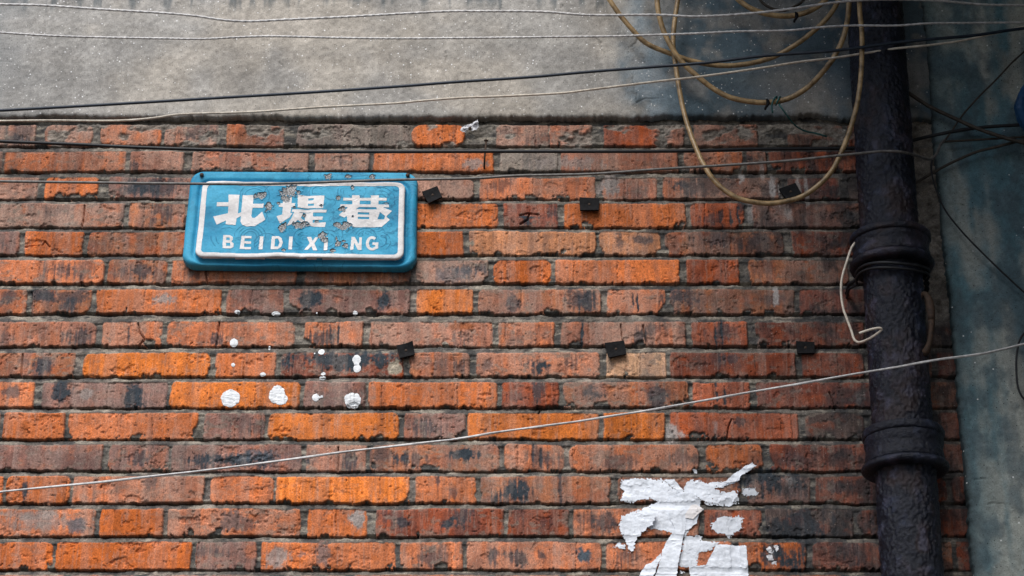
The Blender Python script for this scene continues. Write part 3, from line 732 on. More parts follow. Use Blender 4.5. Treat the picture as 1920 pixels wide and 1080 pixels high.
cable('wire', dd([(-300, 230), (0, 227), (90, 226), (230, 226), (290, 221), (330, 215), (470, 210), (600, 201), (750, 193), (790, 189), (870, 183), (930, 181), (1060, 174), (1100, 169), (1230, 153), (1310, 144), (1430, 127), (1500, 116), (1560, 109), (1640, 97), (1680, 91), (1740, 85), (1800, 77), (1850, 66), (1890, 57), (1920, 50), (2100, 15)], [(a, b * 0.9 - 8) for a, b in PR]),
      0.0022, M_CREAM, 'thin cream wire rising from the top edge of the bricks to the right', 'wire', GH)
cable('cable', dd([(-300, 252), (0, 265), (150, 271), (250, 276), (400, 281), (560, 284), (900, 284), (1300, 283), (1400, 280), (1600, 278), (1680, 276), (1710, 264), (1760, 252), (1830, 240), (1920, 234), (2000, 232)], [(-300, 40), (1300, 30), (1580, 14), (1690, 12), (1740, 40), (2000, 60)]),
      0.0034, M_BLACK, 'black cable running level over the top brick courses and behind the drainpipe', 'cable', GH)
PF = [(-300, 70), (780, 70), (1300, 90), (1560, 150), (1700, 150), (1740, 70), (1770, 48), (2000, 60)]
cable('wire', dd([(-300, 334), (0, 340), (150, 342), (300, 344), (480, 345), (567, 343), (715, 338), (809, 336), (900, 334), (957, 330), (1115, 326), (1225, 318), (1342, 311), (1483, 301), (1578, 291), (1630, 286), (1657, 283.5), (1690, 285), (1720, 292), (1744, 299), (1755, 290), (1763, 272), (1771, 262)], PF),
      0.0026, M_GREY, 'dark grey wire passing in front of the blue sign and the drainpipe', 'wire', GH)
GR = 'loose dark wires on the rendered wall'
PD = [(1690, 60), (1740, 45), (2000, 42)]
cable('wire', dd([(1768, 268), (1785, 245), (1800, 222), (1830, 187), (1870, 147), (1900, 115), (1920, 97), (1980, 30), (2090, -90)], PD), 0.0018, M_BROWNC, 'thin dark wire climbing steeply to the upper right corner', 'wire', GR)
cable('wire', dd([(1766, 266), (1850, 261), (1920, 257), (2000, 254), (2120, 252)], PD), 0.0022, M_BROWNC, 'short level dark wire ending at the kink beside the pipe', 'wire', GR)
cable('wire', dd([(1748, 296), (1746, 318), (1755, 355), (1770, 390), (1800, 430), (1850, 482), (1920, 548), (1990, 610), (2120, 730)], PD), 0.0018, M_BLACK, 'thin black wire slanting down to the right across the render', 'wire', GR)
cable('cable', dd([(1690, 165), (1700, 172), (1740, 198), (1790, 222), (1830, 240), (1890, 260), (1920, 268), (2000, 290), (2120, 325)], [(1690, 25), (1720, 40), (2000, 75)]), 0.0037, M_BROWNC, 'thick brown cable slanting down to the right from behind the pipe', 'cable', GR)
cable('wire', dd([(1690, 360), (1722, 340), (1753, 322), (1780, 307), (1831, 285), (1858, 278), (1904, 266), (1920, 262), (2000, 240), (2120, 205)], [(1690, 20), (1722, 32), (2000, 60)]), 0.0028, M_BROWNC, 'brown wire curving up to the right from behind the pipe', 'wire', GR)
cable('wire', dd([(1985, 600), (1940, 610), (1915, 632), (1907, 660), (1906, 700), (1910, 730), (1920, 748), (1960, 770)], [(1900, 36), (2000, 40)]), 0.0020, M_BLACK, 'black wire loop at the right edge of the picture', 'wire', GR)
cable('wire', dd([(-300, 960), (0, 922.5), (83, 914), (194, 903.5), (278, 894), (361, 885), (440, 875), (539, 862), (650, 847), (761, 834), (850, 824), (939, 809.5), (1078, 791), (1147, 780), (1200, 772), (1342, 747), (1420, 733), (1515, 717), (1609, 700), (1690, 687), (1750, 675.5), (1850, 662), (1920, 645), (2100, 610)], [(-300, 60), (1300, 90), (1600, 150), (1760, 150), (2100, 110)]),
      0.0022, M_PALE, 'long pale twin wire rising across the lower bricks and pipe', 'wire', GH, twist=0.34, seed=1)

GC = 'coiled tan cable loops by the drainpipe'
cable('cable', [(1105, -60, 60), (1143, 0, 55), (1160, 25, 52), (1185, 55, 48), (1210, 80, 44), (1258, 101, 40), (1300, 115, 38), (1350, 123, 38), (1400, 120, 42), (1450, 107, 48), (1490, 85, 60), (1520, 63, 70), (1550, 35, 80), (1570, 5, 85), (1590, -70, 80)], 0.0050, M_TAN, 'tan cable loop hanging shallowest against the grey render', 'cable', GC)
cable('cable', [(1228, -80, 75), (1232, 0, 72), (1235, 25, 70), (1245, 60, 66), (1265, 98, 62), (1285, 123, 60), (1310, 145, 58), (1340, 168, 56), (1370, 183, 56), (1410, 191, 58), (1440, 192, 60), (1475, 186, 66), (1510, 167, 80), (1540, 138, 96), (1565, 105, 112), (1582, 68, 122), (1590, 30, 125), (1592, 0, 125), (1590, -80, 120)], 0.0052, M_TAN, 'tan cable loop with a green wire and black tie at its bottom', 'cable', GC)
cable('cable', [(1284, -80, 45), (1271, 0, 45), (1265, 40, 45), (1262, 80, 44), (1268, 130, 44), (1276, 180, 46), (1285, 220, 50), (1300, 265, 60), (1320, 310, 72), (1345, 345, 78), (1380, 370, 82), (1420, 380, 84), (1450, 381, 86), (1500, 370, 92), (1535, 347, 100), (1560, 320, 108), (1580, 280, 118), (1595, 240, 128), (1608, 190, 140), (1615, 130, 146), (1616, 60, 146), (1612, 20, 142), (1610, -80, 136)], 0.0048, M_TAN, 'longest tan cable loop, hanging down over the bricks', 'cable', GC)
cable('cable', [(1340, -50, 70), (1385, 0, 70), (1410, 17, 70), (1440, 27, 70), (1480, 30, 72), (1515, 22, 78), (1548, 0, 86), (1580, -50, 90)], 0.0052, M_TAN, 'short tan cable loop at the top edge with a black tie', 'cable', GC)
cable('cable', [(1400, -50, 55), (1425, 0, 55), (1445, 15, 55), (1470, 20, 55), (1490, 12, 55), (1507, 0, 55), (1530, -50, 55)], 0.0028, M_BROWNC, 'thin brown cable loop inside the short loop at the top edge', 'cable', GC)

GT = 'black ties around the cable loops'
def zip_tie(px, py, d, label):
    c = P(np.array([px]), np.array([py]), np.array([d]))[0]
    root = empty('cable_tie', c, label, 'cable tie', GT)
    a = np.linspace(0, 2 * np.pi, 16)
    ring = c + 0.0064 * np.stack([0 * a + 0.0004 * np.sin(a), np.cos(a), np.sin(a)], 1)
    build_tubes('band', [(ring, 0.0022, 8)], M_RUBBER, root)
    t = np.linspace(0, 1, 8)[:, None]
    tail = c + np.array([0.001, -0.0060, 0.002]) + t * np.array([-0.004, -0.001, -0.020]) + np.array([0.002, 0, 0]) * np.sin(t * 5)
    build_tubes('tail', [(tail, np.linspace(0.0030, 0.0022, 8), 8)], M_RUBBER, root)
zip_tie(1492, 30, 73, 'black cable tie on the short tan loop at the top edge')
zip_tie(1438, 193, 60, 'black cable tie beside the green wire on the tan loop')
# green wire wound round the loop
gw = [(1449, 212, 64), (1447, 200, 68), (1450, 188, 70), (1456, 181, 64), (1456, 190, 48), (1455, 197, 60), (1459, 187, 72), (1463, 181, 62), (1463, 190, 50), (1461, 196, 66), (1466, 203, 70), (1478, 220, 60), (1492, 236, 40), (1510, 246, 25), (1530, 250, 18), (1550, 256, 12)]
cable('wire', gw, 0.0016, M_GREEN, 'thin green wire wound on the tan cable loop, its end on the bricks', 'wire', k=8)

# ------------------------------------------------------------------ drainpipe
AXD = 76.0
pt = P(np.array([1639.0]), np.array([0.0]), np.array([AXD]))[0]; pb = P(np.array([1711.0]), np.array([1080.0]), np.array([AXD]))[0]
axis_dir = (pt - pb) / (pt - pb)[2]
def axis_at(zm): return pb + axis_dir * (zm - pb[2])
pipe = empty('drainpipe', axis_at(0.0), 'dark iron drainpipe with thick collars running down the brick wall', 'drainpipe')
def iron_col(n1, n2):
    base = np.array([0.008, 0.010, 0.018]); rust = np.array([0.030, 0.018, 0.017]); light = np.array([0.036, 0.048, 0.085])
    k = sstep(0.48, 0.66, n1 * 0.6 + n2 * 0.4)[..., None]; l = sstep(0.5, 0.8, n2)[..., None]
    return base * (1 - k) + rust * k * 0.7 + base * k * 0.3 + light * l * 0.5
def lathe(name, prof, parent, amp=0.0023, k=230, seed=300, cap=False):
    """prof rows (z m, r m): rough cast surface round the pipe axis"""
    prof = np.array(prof)
    a = np.linspace(0, 2 * np.pi, k, endpoint=False) + math.pi / 2
    Zm = prof[:, 0][:, None] + 0 * a[None, :]
    R = prof[:, 1][:, None] + 0 * a[None, :]
    u = a[None, :] * 58 + 0 * Zm; nz = Zm * 1000
    s1 = fbm(u / 5.2, nz / 5.2, seed, 2); s2 = fbm(u / 22, nz / 22, seed + 5, 3)
    s3 = fbm(u / 40, nz / 60, seed + 9, 3)
    R = R + (s1 - 0.5) * 2 * amp + (s2 - 0.5) * 0.9 * amp
    ax = np.array([axis_at(zz) for zz in prof[:, 0]])
    V = np.stack([ax[:, 0][:, None] + R * np.cos(a), ax[:, 1][:, None] + R * np.sin(a), Zm], -1)
    C = iron_col(s3, s2) * (0.7 + 0.6 * s1[..., None])
    return mesh_np(name, V.reshape(-1, 3), grid_faces(len(prof), k, None, True), M_IRON, parent, C.reshape(-1, 3))
def zat(py):  # height of the pipe axis at a picture row
    px = 1639 + (1711 - 1639) * py / 1080
    return float(unproj(px, py, AXD)[1]) / 1000
zz = np.concatenate([np.arange(0.0, zat(1110), 0.02), np.arange(zat(1110), zat(-30), 0.0022), np.arange(zat(-30), 4.7, 0.02)])
lathe('pipe', [(q, 0.0535) for q in zz], pipe)
def collar(py1, py2, r_body, r1, r2, h1, h2, seed):
    z1, z2 = zat(py1), zat(py2)
    pr = []
    def ringp(zc, h, rb, rr):
        n = 14
        return [(zc + h * math.cos(t), rb + (rr - rb) * math.sin(t) ** 0.8) for t in np.linspace(math.pi, 0, n)]
    pr.append((z2 - h2 * 0.9, 0.050))
    lo = ringp(z2, h2, r_body - 0.003, r2); up = ringp(z1, h1, r_body, r1)
    body = [(z2 + h2 + (z1 - h1 - z2 - h2) * t, r_body + 0.0012 * math.sin(t * 9)) for t in np.linspace(0.02, 0.98, 26)]
    pr += lo + body + up + [(z1 + h1 * 1.02, 0.050)]
    lathe('collar', pr, pipe, 0.0013, 170, seed)
collar(450, 499, 0.0700, 0.0755, 0.0780, 0.0068, 0.0085, 320)
collar(817, 880, 0.0690, 0.0730, 0.0775, 0.0080, 0.0075, 340)
# strap under the first collar, with ears going back to the wall
zs_ = zat(517)
c0 = axis_at(zs_)
a = np.linspace(math.radians(-200), math.radians(20), 40)
arc = np.stack([c0[0] + 0.066 * np.cos(a), c0[1] + 0.066 * np.sin(a), zs_ + 0.006 * np.sin(a * 2 + 1)], 1)
arc = np.vstack([[c0[0] - 0.074, 0.012, zs_ - 0.002], [c0[0] - 0.075, c0[1] + 0.035, zs_ - 0.001], arc, [c0[0] + 0.072, c0[1] + 0.035, zs_], [c0[0] + 0.072, 0.012, zs_]])
build_tubes('strap', [(arc, 0.0030, 10), (arc + np.array([0, 0.002, -0.009]), 0.0024, 10)], M_BLACK, pipe)
# broken inspection lug on the right flank
lc = P(np.array([1732.0]), np.array([606.0]), np.array([108.0]))[0]
a = np.linspace(0, 2 * np.pi, 40)
lug = np.stack([lc[0] + 0.012 * np.cos(a) + 0.004 * np.sin(a), lc[1] - 0.012 * np.cos(a), lc[2] + 0.058 * np.sin(a)], 1)
build_tubes('inspection_lug', [(lug, 0.0062 + 0.0015 * np.sin(3 * a), 10)], M_RUST, pipe)

# cream hooked wire hanging from the collar
cable('wire', [(1606, 452, 90), (1597, 464, 92), (1588, 490, 92), (1579, 520, 88), (1577, 548, 84), (1581, 578, 84), (1588, 598, 84), (1597, 622, 86), (1602, 637, 90), (1610, 642, 100), (1628, 636, 135), (1645, 625, 146), (1653, 617.5, 150), (1650, 615, 152), (1636, 617, 150), (1622, 621, 150), (1611, 625, 148)], 0.0023, M_CREAM,
      'cream wire hanging from the upper pipe collar, bent into a hook at its end', 'wire', k=8)

# ------------------------------------------------------------------ street sign
def zc(x, y): return (330 + x / 4.0851, 300 + y / 4.0851)
SW, SH = 430.0, 212.0
SD = 24.0
quad = [unproj(*zc(*p), dq) for p, dq in (((112, 72), 20), ((1852, 82), 20), ((1840, 856), 7), ((48, 842), 7))]      # TL TR BR BL
src = [(0, 0), (SW, 0), (SW, SH), (0, SH)]
def homog(src, dst):
    A = []; b = []
    for (x, y), (u, v) in zip(src, dst):
        A.append([x, y, 1, 0, 0, 0, -u * x, -u * y]); b.append(u)
        A.append([0, 0, 0, x, y, 1, -v * x, -v * y]); b.append(v)
    h = np.linalg.solve(np.array(A, float), np.array(b, float))
    return np.append(h, 1).reshape(3, 3)
HS = homog(src, quad); HI = np.linalg.inv(HS)
def hap(Hm, x, y):
    w = Hm[2, 0] * x + Hm[2, 1] * y + Hm[2, 2]
    return (Hm[0, 0] * x + Hm[0, 1] * y + Hm[0, 2]) / w, (Hm[1, 0] * x + Hm[1, 1] * y + Hm[1, 2]) / w
def sl(x, y, d=34.0):
    """zoomed sign picture point -> sign millimetres"""
    wx, wz = unproj(*zc(x, y), d)
    return tuple(float(t) for t in hap(HI, wx, wz))
def slp(pts): return [sl(*p) for p in pts]
sroot = empty('street_sign', (float(quad[3][0] + quad[2][0]) / 2000, -0.012, float(quad[3][1]) / 1000), 'blue enamel street sign with white border and flaking white lettering on the bricks', 'sign')

gs = np.arange(-2, SW + 2.01, 0.6); gt = np.arange(-2, SH + 2.01, 0.6)
S, T = np.meshgrid(gs, gt)
def rbox(x, y, x0, x1, y0, y1, r):
    qx = np.abs(x - (x0 + x1) / 2) - (x1 - x0) / 2 + r; qy = np.abs(y - (y0 + y1) / 2) - (y1 - y0) / 2 + r
    return np.hypot(np.maximum(qx, 0), np.maximum(qy, 0)) + np.minimum(np.maximum(qx, qy), 0) - r
c_tl = sl(192, 147); c_tr = sl(1757, 160); c_br = sl(1742, 757); c_bl = sl(152, 752)
ix0, ix1 = (c_tl[0] + c_bl[0]) / 2, (c_tr[0] + c_br[0]) / 2
iy0, iy1 = (c_tl[1] + c_tr[1]) / 2, (c_bl[1] + c_br[1]) / 2
wob = (fbm(S / 60, T / 60, 401, 3) - 0.5)
wob2 = (fbm(S / 12, T / 12, 405, 3) - 0.5)
fine_s = fbm(S / 3, T / 3, 409, 3)
d_out = rbox(S, T, 0, SW, 0, SH, 26) + wob * 2.0
d_in = rbox(S + wob * 2, T + wob * 2, ix0, ix1, iy0, iy1, 15)
bord = rbox(S + wob * 2, T + wob * 2, ix0 + 11.5, ix1 - 11.5, iy0 + 10.5, iy1 - 9.5, 7)
HB = 18 + 10 * T / SH
Rr = 9.0
prof = np.where(d_out > -Rr, Rr - np.sqrt(np.clip(Rr ** 2 - (np.clip(d_out, -Rr, 0) + Rr) ** 2, 0, None)), 0) * 1.15
Hs = HB - prof + wob * 4
# shallow valley round the raised panel, then the panel
Hs = Hs - 5.0 * np.exp(-((d_in - 4) / 4.5) ** 2)
bulge = 4.0 * np.exp(-((T - iy1) / 14) ** 2) * np.exp(-((S - SW * 0.52) / 90) ** 2)
Hs = Hs + (9.0 + bulge) * sstep(1.0, -1.0, d_in) 
Hs = Hs + wob2 * 1.1 * sstep(0, -10, d_in)
Hs = Hs - 2.5 * np.exp(-((S - 225 + (T - 100) * 0.05) / 8) ** 2) * sstep(0, 1, T / 40)
# flaked patches (zoomed sign picture coordinates)
CH = [(650, 268, 42, 32), (708, 355, 36, 36), (880, 232, 78, 44), (840, 290, 40, 26), (815, 515, 27, 38), (960, 492, 55, 30), (1245, 282, 20, 24), (1275, 368, 26, 22), (1232, 494, 36, 20), (1300, 505, 46, 34),
      (1120, 572, 32, 26), (1138, 604, 24, 26), (1240, 640, 20, 32), (1305, 660, 26, 26), (1195, 702, 26, 20), (825, 696, 16, 13), (930, 832, 44, 26), (805, 832, 26, 15), (1155, 96, 34, 22), (1315, 96, 26, 18),
      (1500, 100, 22, 20), (1120, 150, 28, 9), (1352, 205, 14, 18), (980, 420, 14, 18), (1110, 345, 14, 12), (1075, 468, 16, 9), (1352, 428, 10, 12), (1605, 325, 18, 6), (840, 310, 8, 10), (1228, 600, 10, 22), (785, 325, 14, 14), (1290, 620, 16, 10), (905, 355, 14, 12)]
chip = np.full(S.shape, 9.0)
rag = (fbm(S / 7, T / 7, 421, 4, 0.6) - 0.5) * 2.0
for (cx, cy, rx, ry) in CH:
    a0, b0 = sl(cx, cy)
    q = np.hypot((S - a0) / (rx * 0.235), (T - b0) / (ry * 0.25)) + rag
    chip = np.minimum(chip, q)
bare = sstep(1.0, 0.86, chip)
rim = np.exp(-((chip - 1.05) / 0.10) ** 2)
Hs = Hs - 0.9 * bare + 1.0 * rim
# ring cracks in the enamel
ring = np.zeros_like(S)
for (cx, cy, radii, a0, a1) in [(600, 270, (70, 90, 112), 150, 400), (385, 590, (85, 118), 130, 300), (570, 585, (45, 68, 92, 118), 180, 420), (1450, 590, (30, 52, 75), 200, 430), (1560, 620, (45, 75), 280, 440), (700, 640, (60, 95), 160, 330),
                                (1330, 235, (50, 75, 95), 20, 200), (980, 590, (50, 80), 100, 260), (1090, 230, (45, 70), 150, 300), (760, 240, (50, 80), 150, 300), (470, 640, (30, 50), 200, 380), (640, 430, (60, 90), 300, 420), (1560, 300, (60, 90, 120), 250, 380), (1150, 610, (60, 90), 300, 460), (720, 130, (40, 80), 300, 360), (950, 110, (60,), 0, 120)]:
    a, b = sl(cx, cy)
    rr = np.hypot(S - a, T - b) + wob * 8 + wob2 * 2
    an = np.degrees(np.arctan2(T - b, S - a)) % 360
    w_ = ((an - a0) % 360 < (a1 - a0))
    for r_ in radii:
        ring = np.maximum(ring, sstep(1.3, 0.4, np.abs(rr - r_ * 0.245)) * w_ * sstep(0.30, 0.5, fbm(S / 16, T / 16, 431 + int(r_), 2)))
# crazing lines
cz = fbm(S / 26, T / 26, 441, 3); craz = sstep(0.022, 0.006, np.abs(cz - 0.5)) + sstep(0.018, 0.005, np.abs(fbm(S / 17, T / 17, 447, 3) - 0.42))
craz = np.clip(craz, 0, 1) * sstep(80, 260, S)
Hs = Hs + 0.35 * ring + 0.2 * craz
blue = np.array([0.026, 0.245, 0.410]); blue2 = np.array([0.055, 0.330, 0.505]); bdark = np.array([0.006, 0.080, 0.160])
k = sstep(0.35, 0.65, fbm(S / 50, T / 50, 451, 4))[..., None]
Cs = (blue * (1 - k) + blue2 * k) * (0.90 + 0.2 * fine_s[..., None])
ln = np.clip(0.5 * ring + 0.5 * craz, 0, 0.7)[..., None]
Cs = Cs * (1 - ln) + bdark * ln
grime = sstep(0.55, 0.75, fbm(S / 22, T / 22, 455, 4))[..., None] * 0.3
Cs = Cs * (1 - grime) + np.array([0.035, 0.15, 0.26]) * grime
spk = vnoise(S / 1.1, T / 1.1, 461)
metal = np.array([0.30, 0.30, 0.30]) * (0.25 + 1.0 * sstep(0.3, 0.7, spk))[..., None]
Cs = Cs * (1 - bare[..., None]) + metal * bare[..., None]
rk = (np.exp(-((chip - 0.98) / 0.05) ** 2) * 0.5)[..., None]
Cs = Cs * (1 - rk) + np.array([0.02, 0.02, 0.025]) * rk
# rust weeping under the two nails
for (cx, cy) in ((196, 105), (1775, 105)):
    a, b = sl(cx, cy, 24)
    w_ = (np.exp(-((S - a) / 3.2) ** 2) * np.clip(1 - (T - b) / 16, 0, 1) * (T > b - 1) * 0.75)[..., None]
    Cs = Cs * (1 - w_) + np.array([0.03, 0.025, 0.03]) * w_
SX, SZ = hap(HS, S, T)
m_out = d_out < 0.7
Hs_full = np.where(d_out > 0.05, 5.0, Hs)
# rows must run upward for outward normals
fl = lambda A: A[::-1]
hf('sign_panel', fl(SX), fl(SZ), fl(Hs_full), M_SIGN, sroot, fl(np.clip(Cs, 0.003, 1)), fl(m_out))
# back of the pressed sheet
hf('sign_back', SX[::4, ::4], SZ[::4, ::4], 0 * SX[::4, ::4] + 5.2, M_RUST, sroot, None, m_out[::4, ::4])

white = np.array([0.66, 0.64, 0.63])
def painted(name, mask, shade=1.0):
    gr = sstep(0.52, 0.72, fbm(S / 30, T / 30, 471, 4))[..., None]
    c = white * shade * (0.92 + 0.16 * fine_s[..., None]) * (1 - 0.14 * gr)
    rust = sstep(1.25, 0.95, chip)[..., None] * 0.5
    c = c * (1 - rust) + np.array([0.25, 0.22, 0.2]) * rust
    top = (np.exp(-((T - iy0 - 6) / 6) ** 2) * sstep(0.42, 0.6, fbm(S / 40, T / 8, 477, 3)) * 0.55)[..., None] if name == 'border' else 0
    c = c * (1 - top) + np.array([0.13, 0.12, 0.115]) * top
    m = mask & (chip > 0.98)
    ys, xs2 = np.where(m)
    s_ = (slice(ys.min(), ys.max() + 2), slice(xs2.min(), xs2.max() + 2))
    A = lambda Q: Q[s_][::-1]
    return hf(name, A(SX), A(SZ), A(Hs + 0.45), M_SIGNW, sroot, A(c), A(m))
painted('border', (d_in < 0.2) & (bord > 0))
BEI = [[(400, 258), (488, 258), (474, 405), (504, 394), (500, 424), (464, 446), (458, 498), (378, 493), (383, 462), (311, 496), (283, 430), (396, 404), (400, 352), (308, 352), (312, 318), (401, 318)],
       [(508, 260), (593, 260), (590, 328), (672, 328), (669, 362), (587, 362), (577, 422), (584, 440), (604, 440), (660, 390), (685, 456), (606, 508), (535, 508), (505, 496), (492, 470)]]
DI = [[(816, 270), (888, 274), (885, 325), (914, 325), (911, 358), (882, 358), (878, 405), (894, 402), (872, 440), (796, 490), (767, 428), (812, 416), (816, 358), (785, 355), (786, 325), (816, 325)],
      [(930, 262), (1138, 265), (1126, 366), (930, 361)], [(890, 372), (1156, 376), (1150, 400), (885, 396)], [(905, 394), (975, 400), (958, 440), (1000, 468), (1040, 478), (1150, 474), (1141, 513), (1060, 511), (990, 495), (932, 460), (900, 490), (845, 506), (880, 450)],
      [(985, 398), (1052, 400), (1050, 428), (1126, 430), (1122, 458), (1050, 456), (1048, 482), (985, 470)]]
DI_H = [[(1012, 285), (1054, 286), (1052, 301), (1012, 299)], [(1012, 326), (1054, 327), (1052, 343), (1012, 341)]]
XI = [[(1278, 283), (1615, 285), (1615, 308), (1278, 306)], [(1346, 262), (1406, 262), (1409, 345), (1349, 345)], [(1490, 264), (1556, 265), (1551, 345), (1489, 345)], [(1258, 334), (1630, 335), (1632, 359), (1254, 356)],
      [(1318, 354), (1402, 356), (1330, 410), (1290, 440), (1243, 418)], [(1530, 355), (1580, 356), (1656, 385), (1610, 432), (1540, 380)],
      [(1325, 372), (1548, 372), (1562, 400), (1545, 450), (1592, 450), (1602, 420), (1640, 455), (1576, 512), (1362, 515), (1312, 490), (1308, 430)]]
XI_H = [[(1394, 398), (1478, 398), (1478, 412), (1394, 412)], [(1394, 434), (1478, 434), (1478, 449), (1394, 449)], [(1410, 309), (1488, 309), (1488, 333), (1410, 333)]]
jx = S + wob2 * 0.8; jt = T
def glyph(name, polys, holes=()):
    m = np.zeros(S.shape, bool)
    for p in polys: m |= inpoly(jx, jt, slp(p))
    for p in holes: m &= ~inpoly(jx, jt, slp(p))
    painted(name, m & (bord < 0))
glyph('character', BEI); glyph('character', DI, DI_H); glyph('character', XI, XI_H)
ang = np.radians(np.linspace(-48, -318, 26))
Go = [(1502 + 49 * math.cos(t), 639 + 57 * math.sin(t)) for t in ang]
Gi = [(1502 + 23 * math.cos(t), 639 + 34 * math.sin(t)) for t in ang[::-1]]
LET = [([[(362, 574), (415, 575), (438, 590), (438, 612), (426, 625), (444, 641), (441, 668), (418, 681), (355, 679)]], [[(388, 595), (411, 596), (411, 614), (386, 614)], [(385, 637), (415, 638), (414, 660), (384, 659)]]),
       ([[(501, 580), (581, 582), (580, 603), (528, 601), (526, 621), (576, 623), (575, 643), (524, 641), (522, 665), (576, 667), (575, 687), (486, 683)]], []),
       ([[(640, 585), (671, 585), (665, 689), (633, 688)]], []),
       ([[(733, 585), (788, 585), (812, 601), (821, 636), (808, 672), (780, 690), (724, 690)]], [[(760, 607), (783, 608), (794, 636), (783, 665), (756, 667)]]),
       ([[(866, 587), (896, 587), (891, 691), (860, 691)]], []),
       ([[(1001, 588), (1036, 588), (1047, 617), (1064, 590), (1092, 590), (1062, 641), (1086, 696), (1050, 696), (1037, 663), (1013, 692), (979, 690), (1022, 638)]], []),
       ([[(1135, 590), (1166, 592), (1161, 696), (1130, 696)]], []),
       ([[(1343, 588), (1371, 588), (1400, 645), (1402, 590), (1426, 590), (1421, 693), (1393, 693), (1365, 637), (1361, 691), (1334, 691)]], []),
       ([Go + Gi, [(1502, 630), (1551, 630), (1549, 680), (1528, 684), (1525, 652), (1502, 652)]], [])]
for pl, ho in LET: glyph('letter', pl, ho)
for (cx, cy) in ((196, 114), (1775, 116)):
    q = P(*[np.array([v]) for v in zc(cx, cy)], np.array([22.0]))[0]
    t = np.linspace(0, 1, 6)[:, None]
    build_tubes('nail', [(q + t * np.array([0, -0.006, 0.001]) + np.array([0, 0.004, 0]), np.array([0.0032, 0.0032, 0.0036, 0.0042, 0.0038, 0.002]), 10)], M_RUST, sroot)

# ------------------------------------------------------------------ torn poster
def zp(x, y): return (1100 + x / 4.5, 840 + y / 4.5)
pq = unproj(1280, 980)
proot = empty('torn_poster', (pq[0] / 1000, -0.004, unproj(1300, 1100)[1] / 1000), 'torn white paper poster remnants peeling off the lower bricks', 'poster')
gx = np.arange(unproj(1140, 960)[0], unproj(1425, 960)[0], 0.9); gz = np.arange(unproj(1300, 1098)[1], unproj(1300, 860)[1], 0.9)
QX, QZ = np.meshgrid(gx, gz)
QH = wallH(QX, QZ)
# paper bridges the joints
QB = QH.copy()
for sh in range(1, 14):
    for ax_ in (0, 1):
        QB = np.maximum(QB, np.maximum(np.roll(QH, sh, ax_), np.roll(QH, -sh, ax_)) - sh * 0.35)
for _ in range(2):
    QB = sum(np.roll(QB, k_, 0) for k_ in range(-4, 5)) / 9; QB = sum(np.roll(QB, k_, 1) for k_ in range(-4, 5)) / 9
QB = np.maximum(QB, QH + 0.2)
r1 = (fbm(QX / 7, QZ / 7, 501, 4) - 0.5) * 9; r2 = (fbm(QX / 7, QZ / 7, 507, 4) - 0.5) * 9
r1 = r1 + (fbm(QX / 2.2, QZ / 2.2, 561, 3) - 0.5) * 5; r2 = r2 + (fbm(QX / 2.2, QZ / 2.2, 565, 3) - 0.5) * 5
wr = fbm(QX / 30 + QZ / 50, QZ / 16, 513, 4); wr2 = fbm(QX / 9, QZ / 6, 519, 3)
def paper(name, pts, lift=0.8, ragged=1.0, curl=None, crease=3.0, tone=1.0, tint=(0.80, 0.84, 0.90), holes=()):
    q = [tuple(float(t) for t in unproj(*zp(*p))) for p in pts]
    m = inpoly(QX + r1 * ragged, QZ + r2 * ragged, q)
    if ragged >= 0.5:
        bm = m.astype(np.float32)
        for ax_ in (0, 1): bm = sum(np.roll(bm, k_, ax_) for k_ in range(-6, 7)) / 13
        m &= (bm + (fbm(QX / 3.2 + QZ / 9, QZ / 2.0, 571, 3) - 0.5) * 1.5) > 0.40
    for h in holes: m &= ~inpoly(QX + r1 * 0.3, QZ + r2 * 0.3, [tuple(float(t) for t in unproj(*zp(*p))) for p in h])
    H = QB + lift + (wr - 0.5) * crease + (wr2 - 0.5) * crease * 0.28
    if curl is not None:
        (ax0, ay0), (bx0, by0), amt = curl
        a = np.array([float(t) for t in unproj(*zp(ax0, ay0))]); b = np.array([float(t) for t in unproj(*zp(bx0, by0))])
        d = b - a; L2 = (d ** 2).sum()
        t = ((QX - a[0]) * d[0] + (QZ - a[1]) * d[1]) / L2
        H = H + amt * np.clip(t, 0, 1.4) ** 1.6
    C = np.array(tint) * tone * (0.94 + 0.12 * wr2[..., None])
    st = sstep(0.56, 0.74, fbm(QX / 24, QZ / 24, 531, 4))[..., None] * 0.22
    C = C * (1 - st) + np.array([0.40, 0.42, 0.45]) * st
    ys, xs2 = np.where(m); s = (slice(ys.min(), ys.max() + 2), slice(xs2.min(), xs2.max() + 2))
    return hf(name, QX[s], QZ[s], H[s], M_PAPER, proot, C[s], m[s])
paper('paper_sheet', [(290, 265), (420, 250), (630, 252), (700, 310), (760, 345), (840, 400), (905, 455), (930, 490), (930, 560), (905, 640), (835, 765), (720, 715), (640, 700), (560, 690), (500, 705), (520, 640), (560, 600), (540, 520), (520, 480), (590, 452), (540, 435), (440, 445), (370, 470), (270, 450), (290, 420), (310, 370), (285, 340)], 0.9, 0.6)
paper('paper_flap', [(258, 650), (300, 570), (350, 545), (420, 530), (480, 510), (545, 490), (590, 570), (595, 610), (560, 660), (500, 700), (440, 750), (420, 800), (405, 860), (370, 885), (345, 880), (335, 840), (320, 780), (295, 740), (270, 690)], 2.2, 0.7, ((330, 640), (600, 640), 10.0))
paper('paper_flap', [(640, 265), (740, 262), (830, 380), (800, 395), (720, 330)], 1.6, 0.3)
paper('paper_flap', [(700, 430), (800, 380), (905, 400), (960, 450), (960, 540), (930, 640), (860, 700), (760, 700), (690, 600)], 3.0, 0.45, ((800, 600), (960, 480), 4.0))
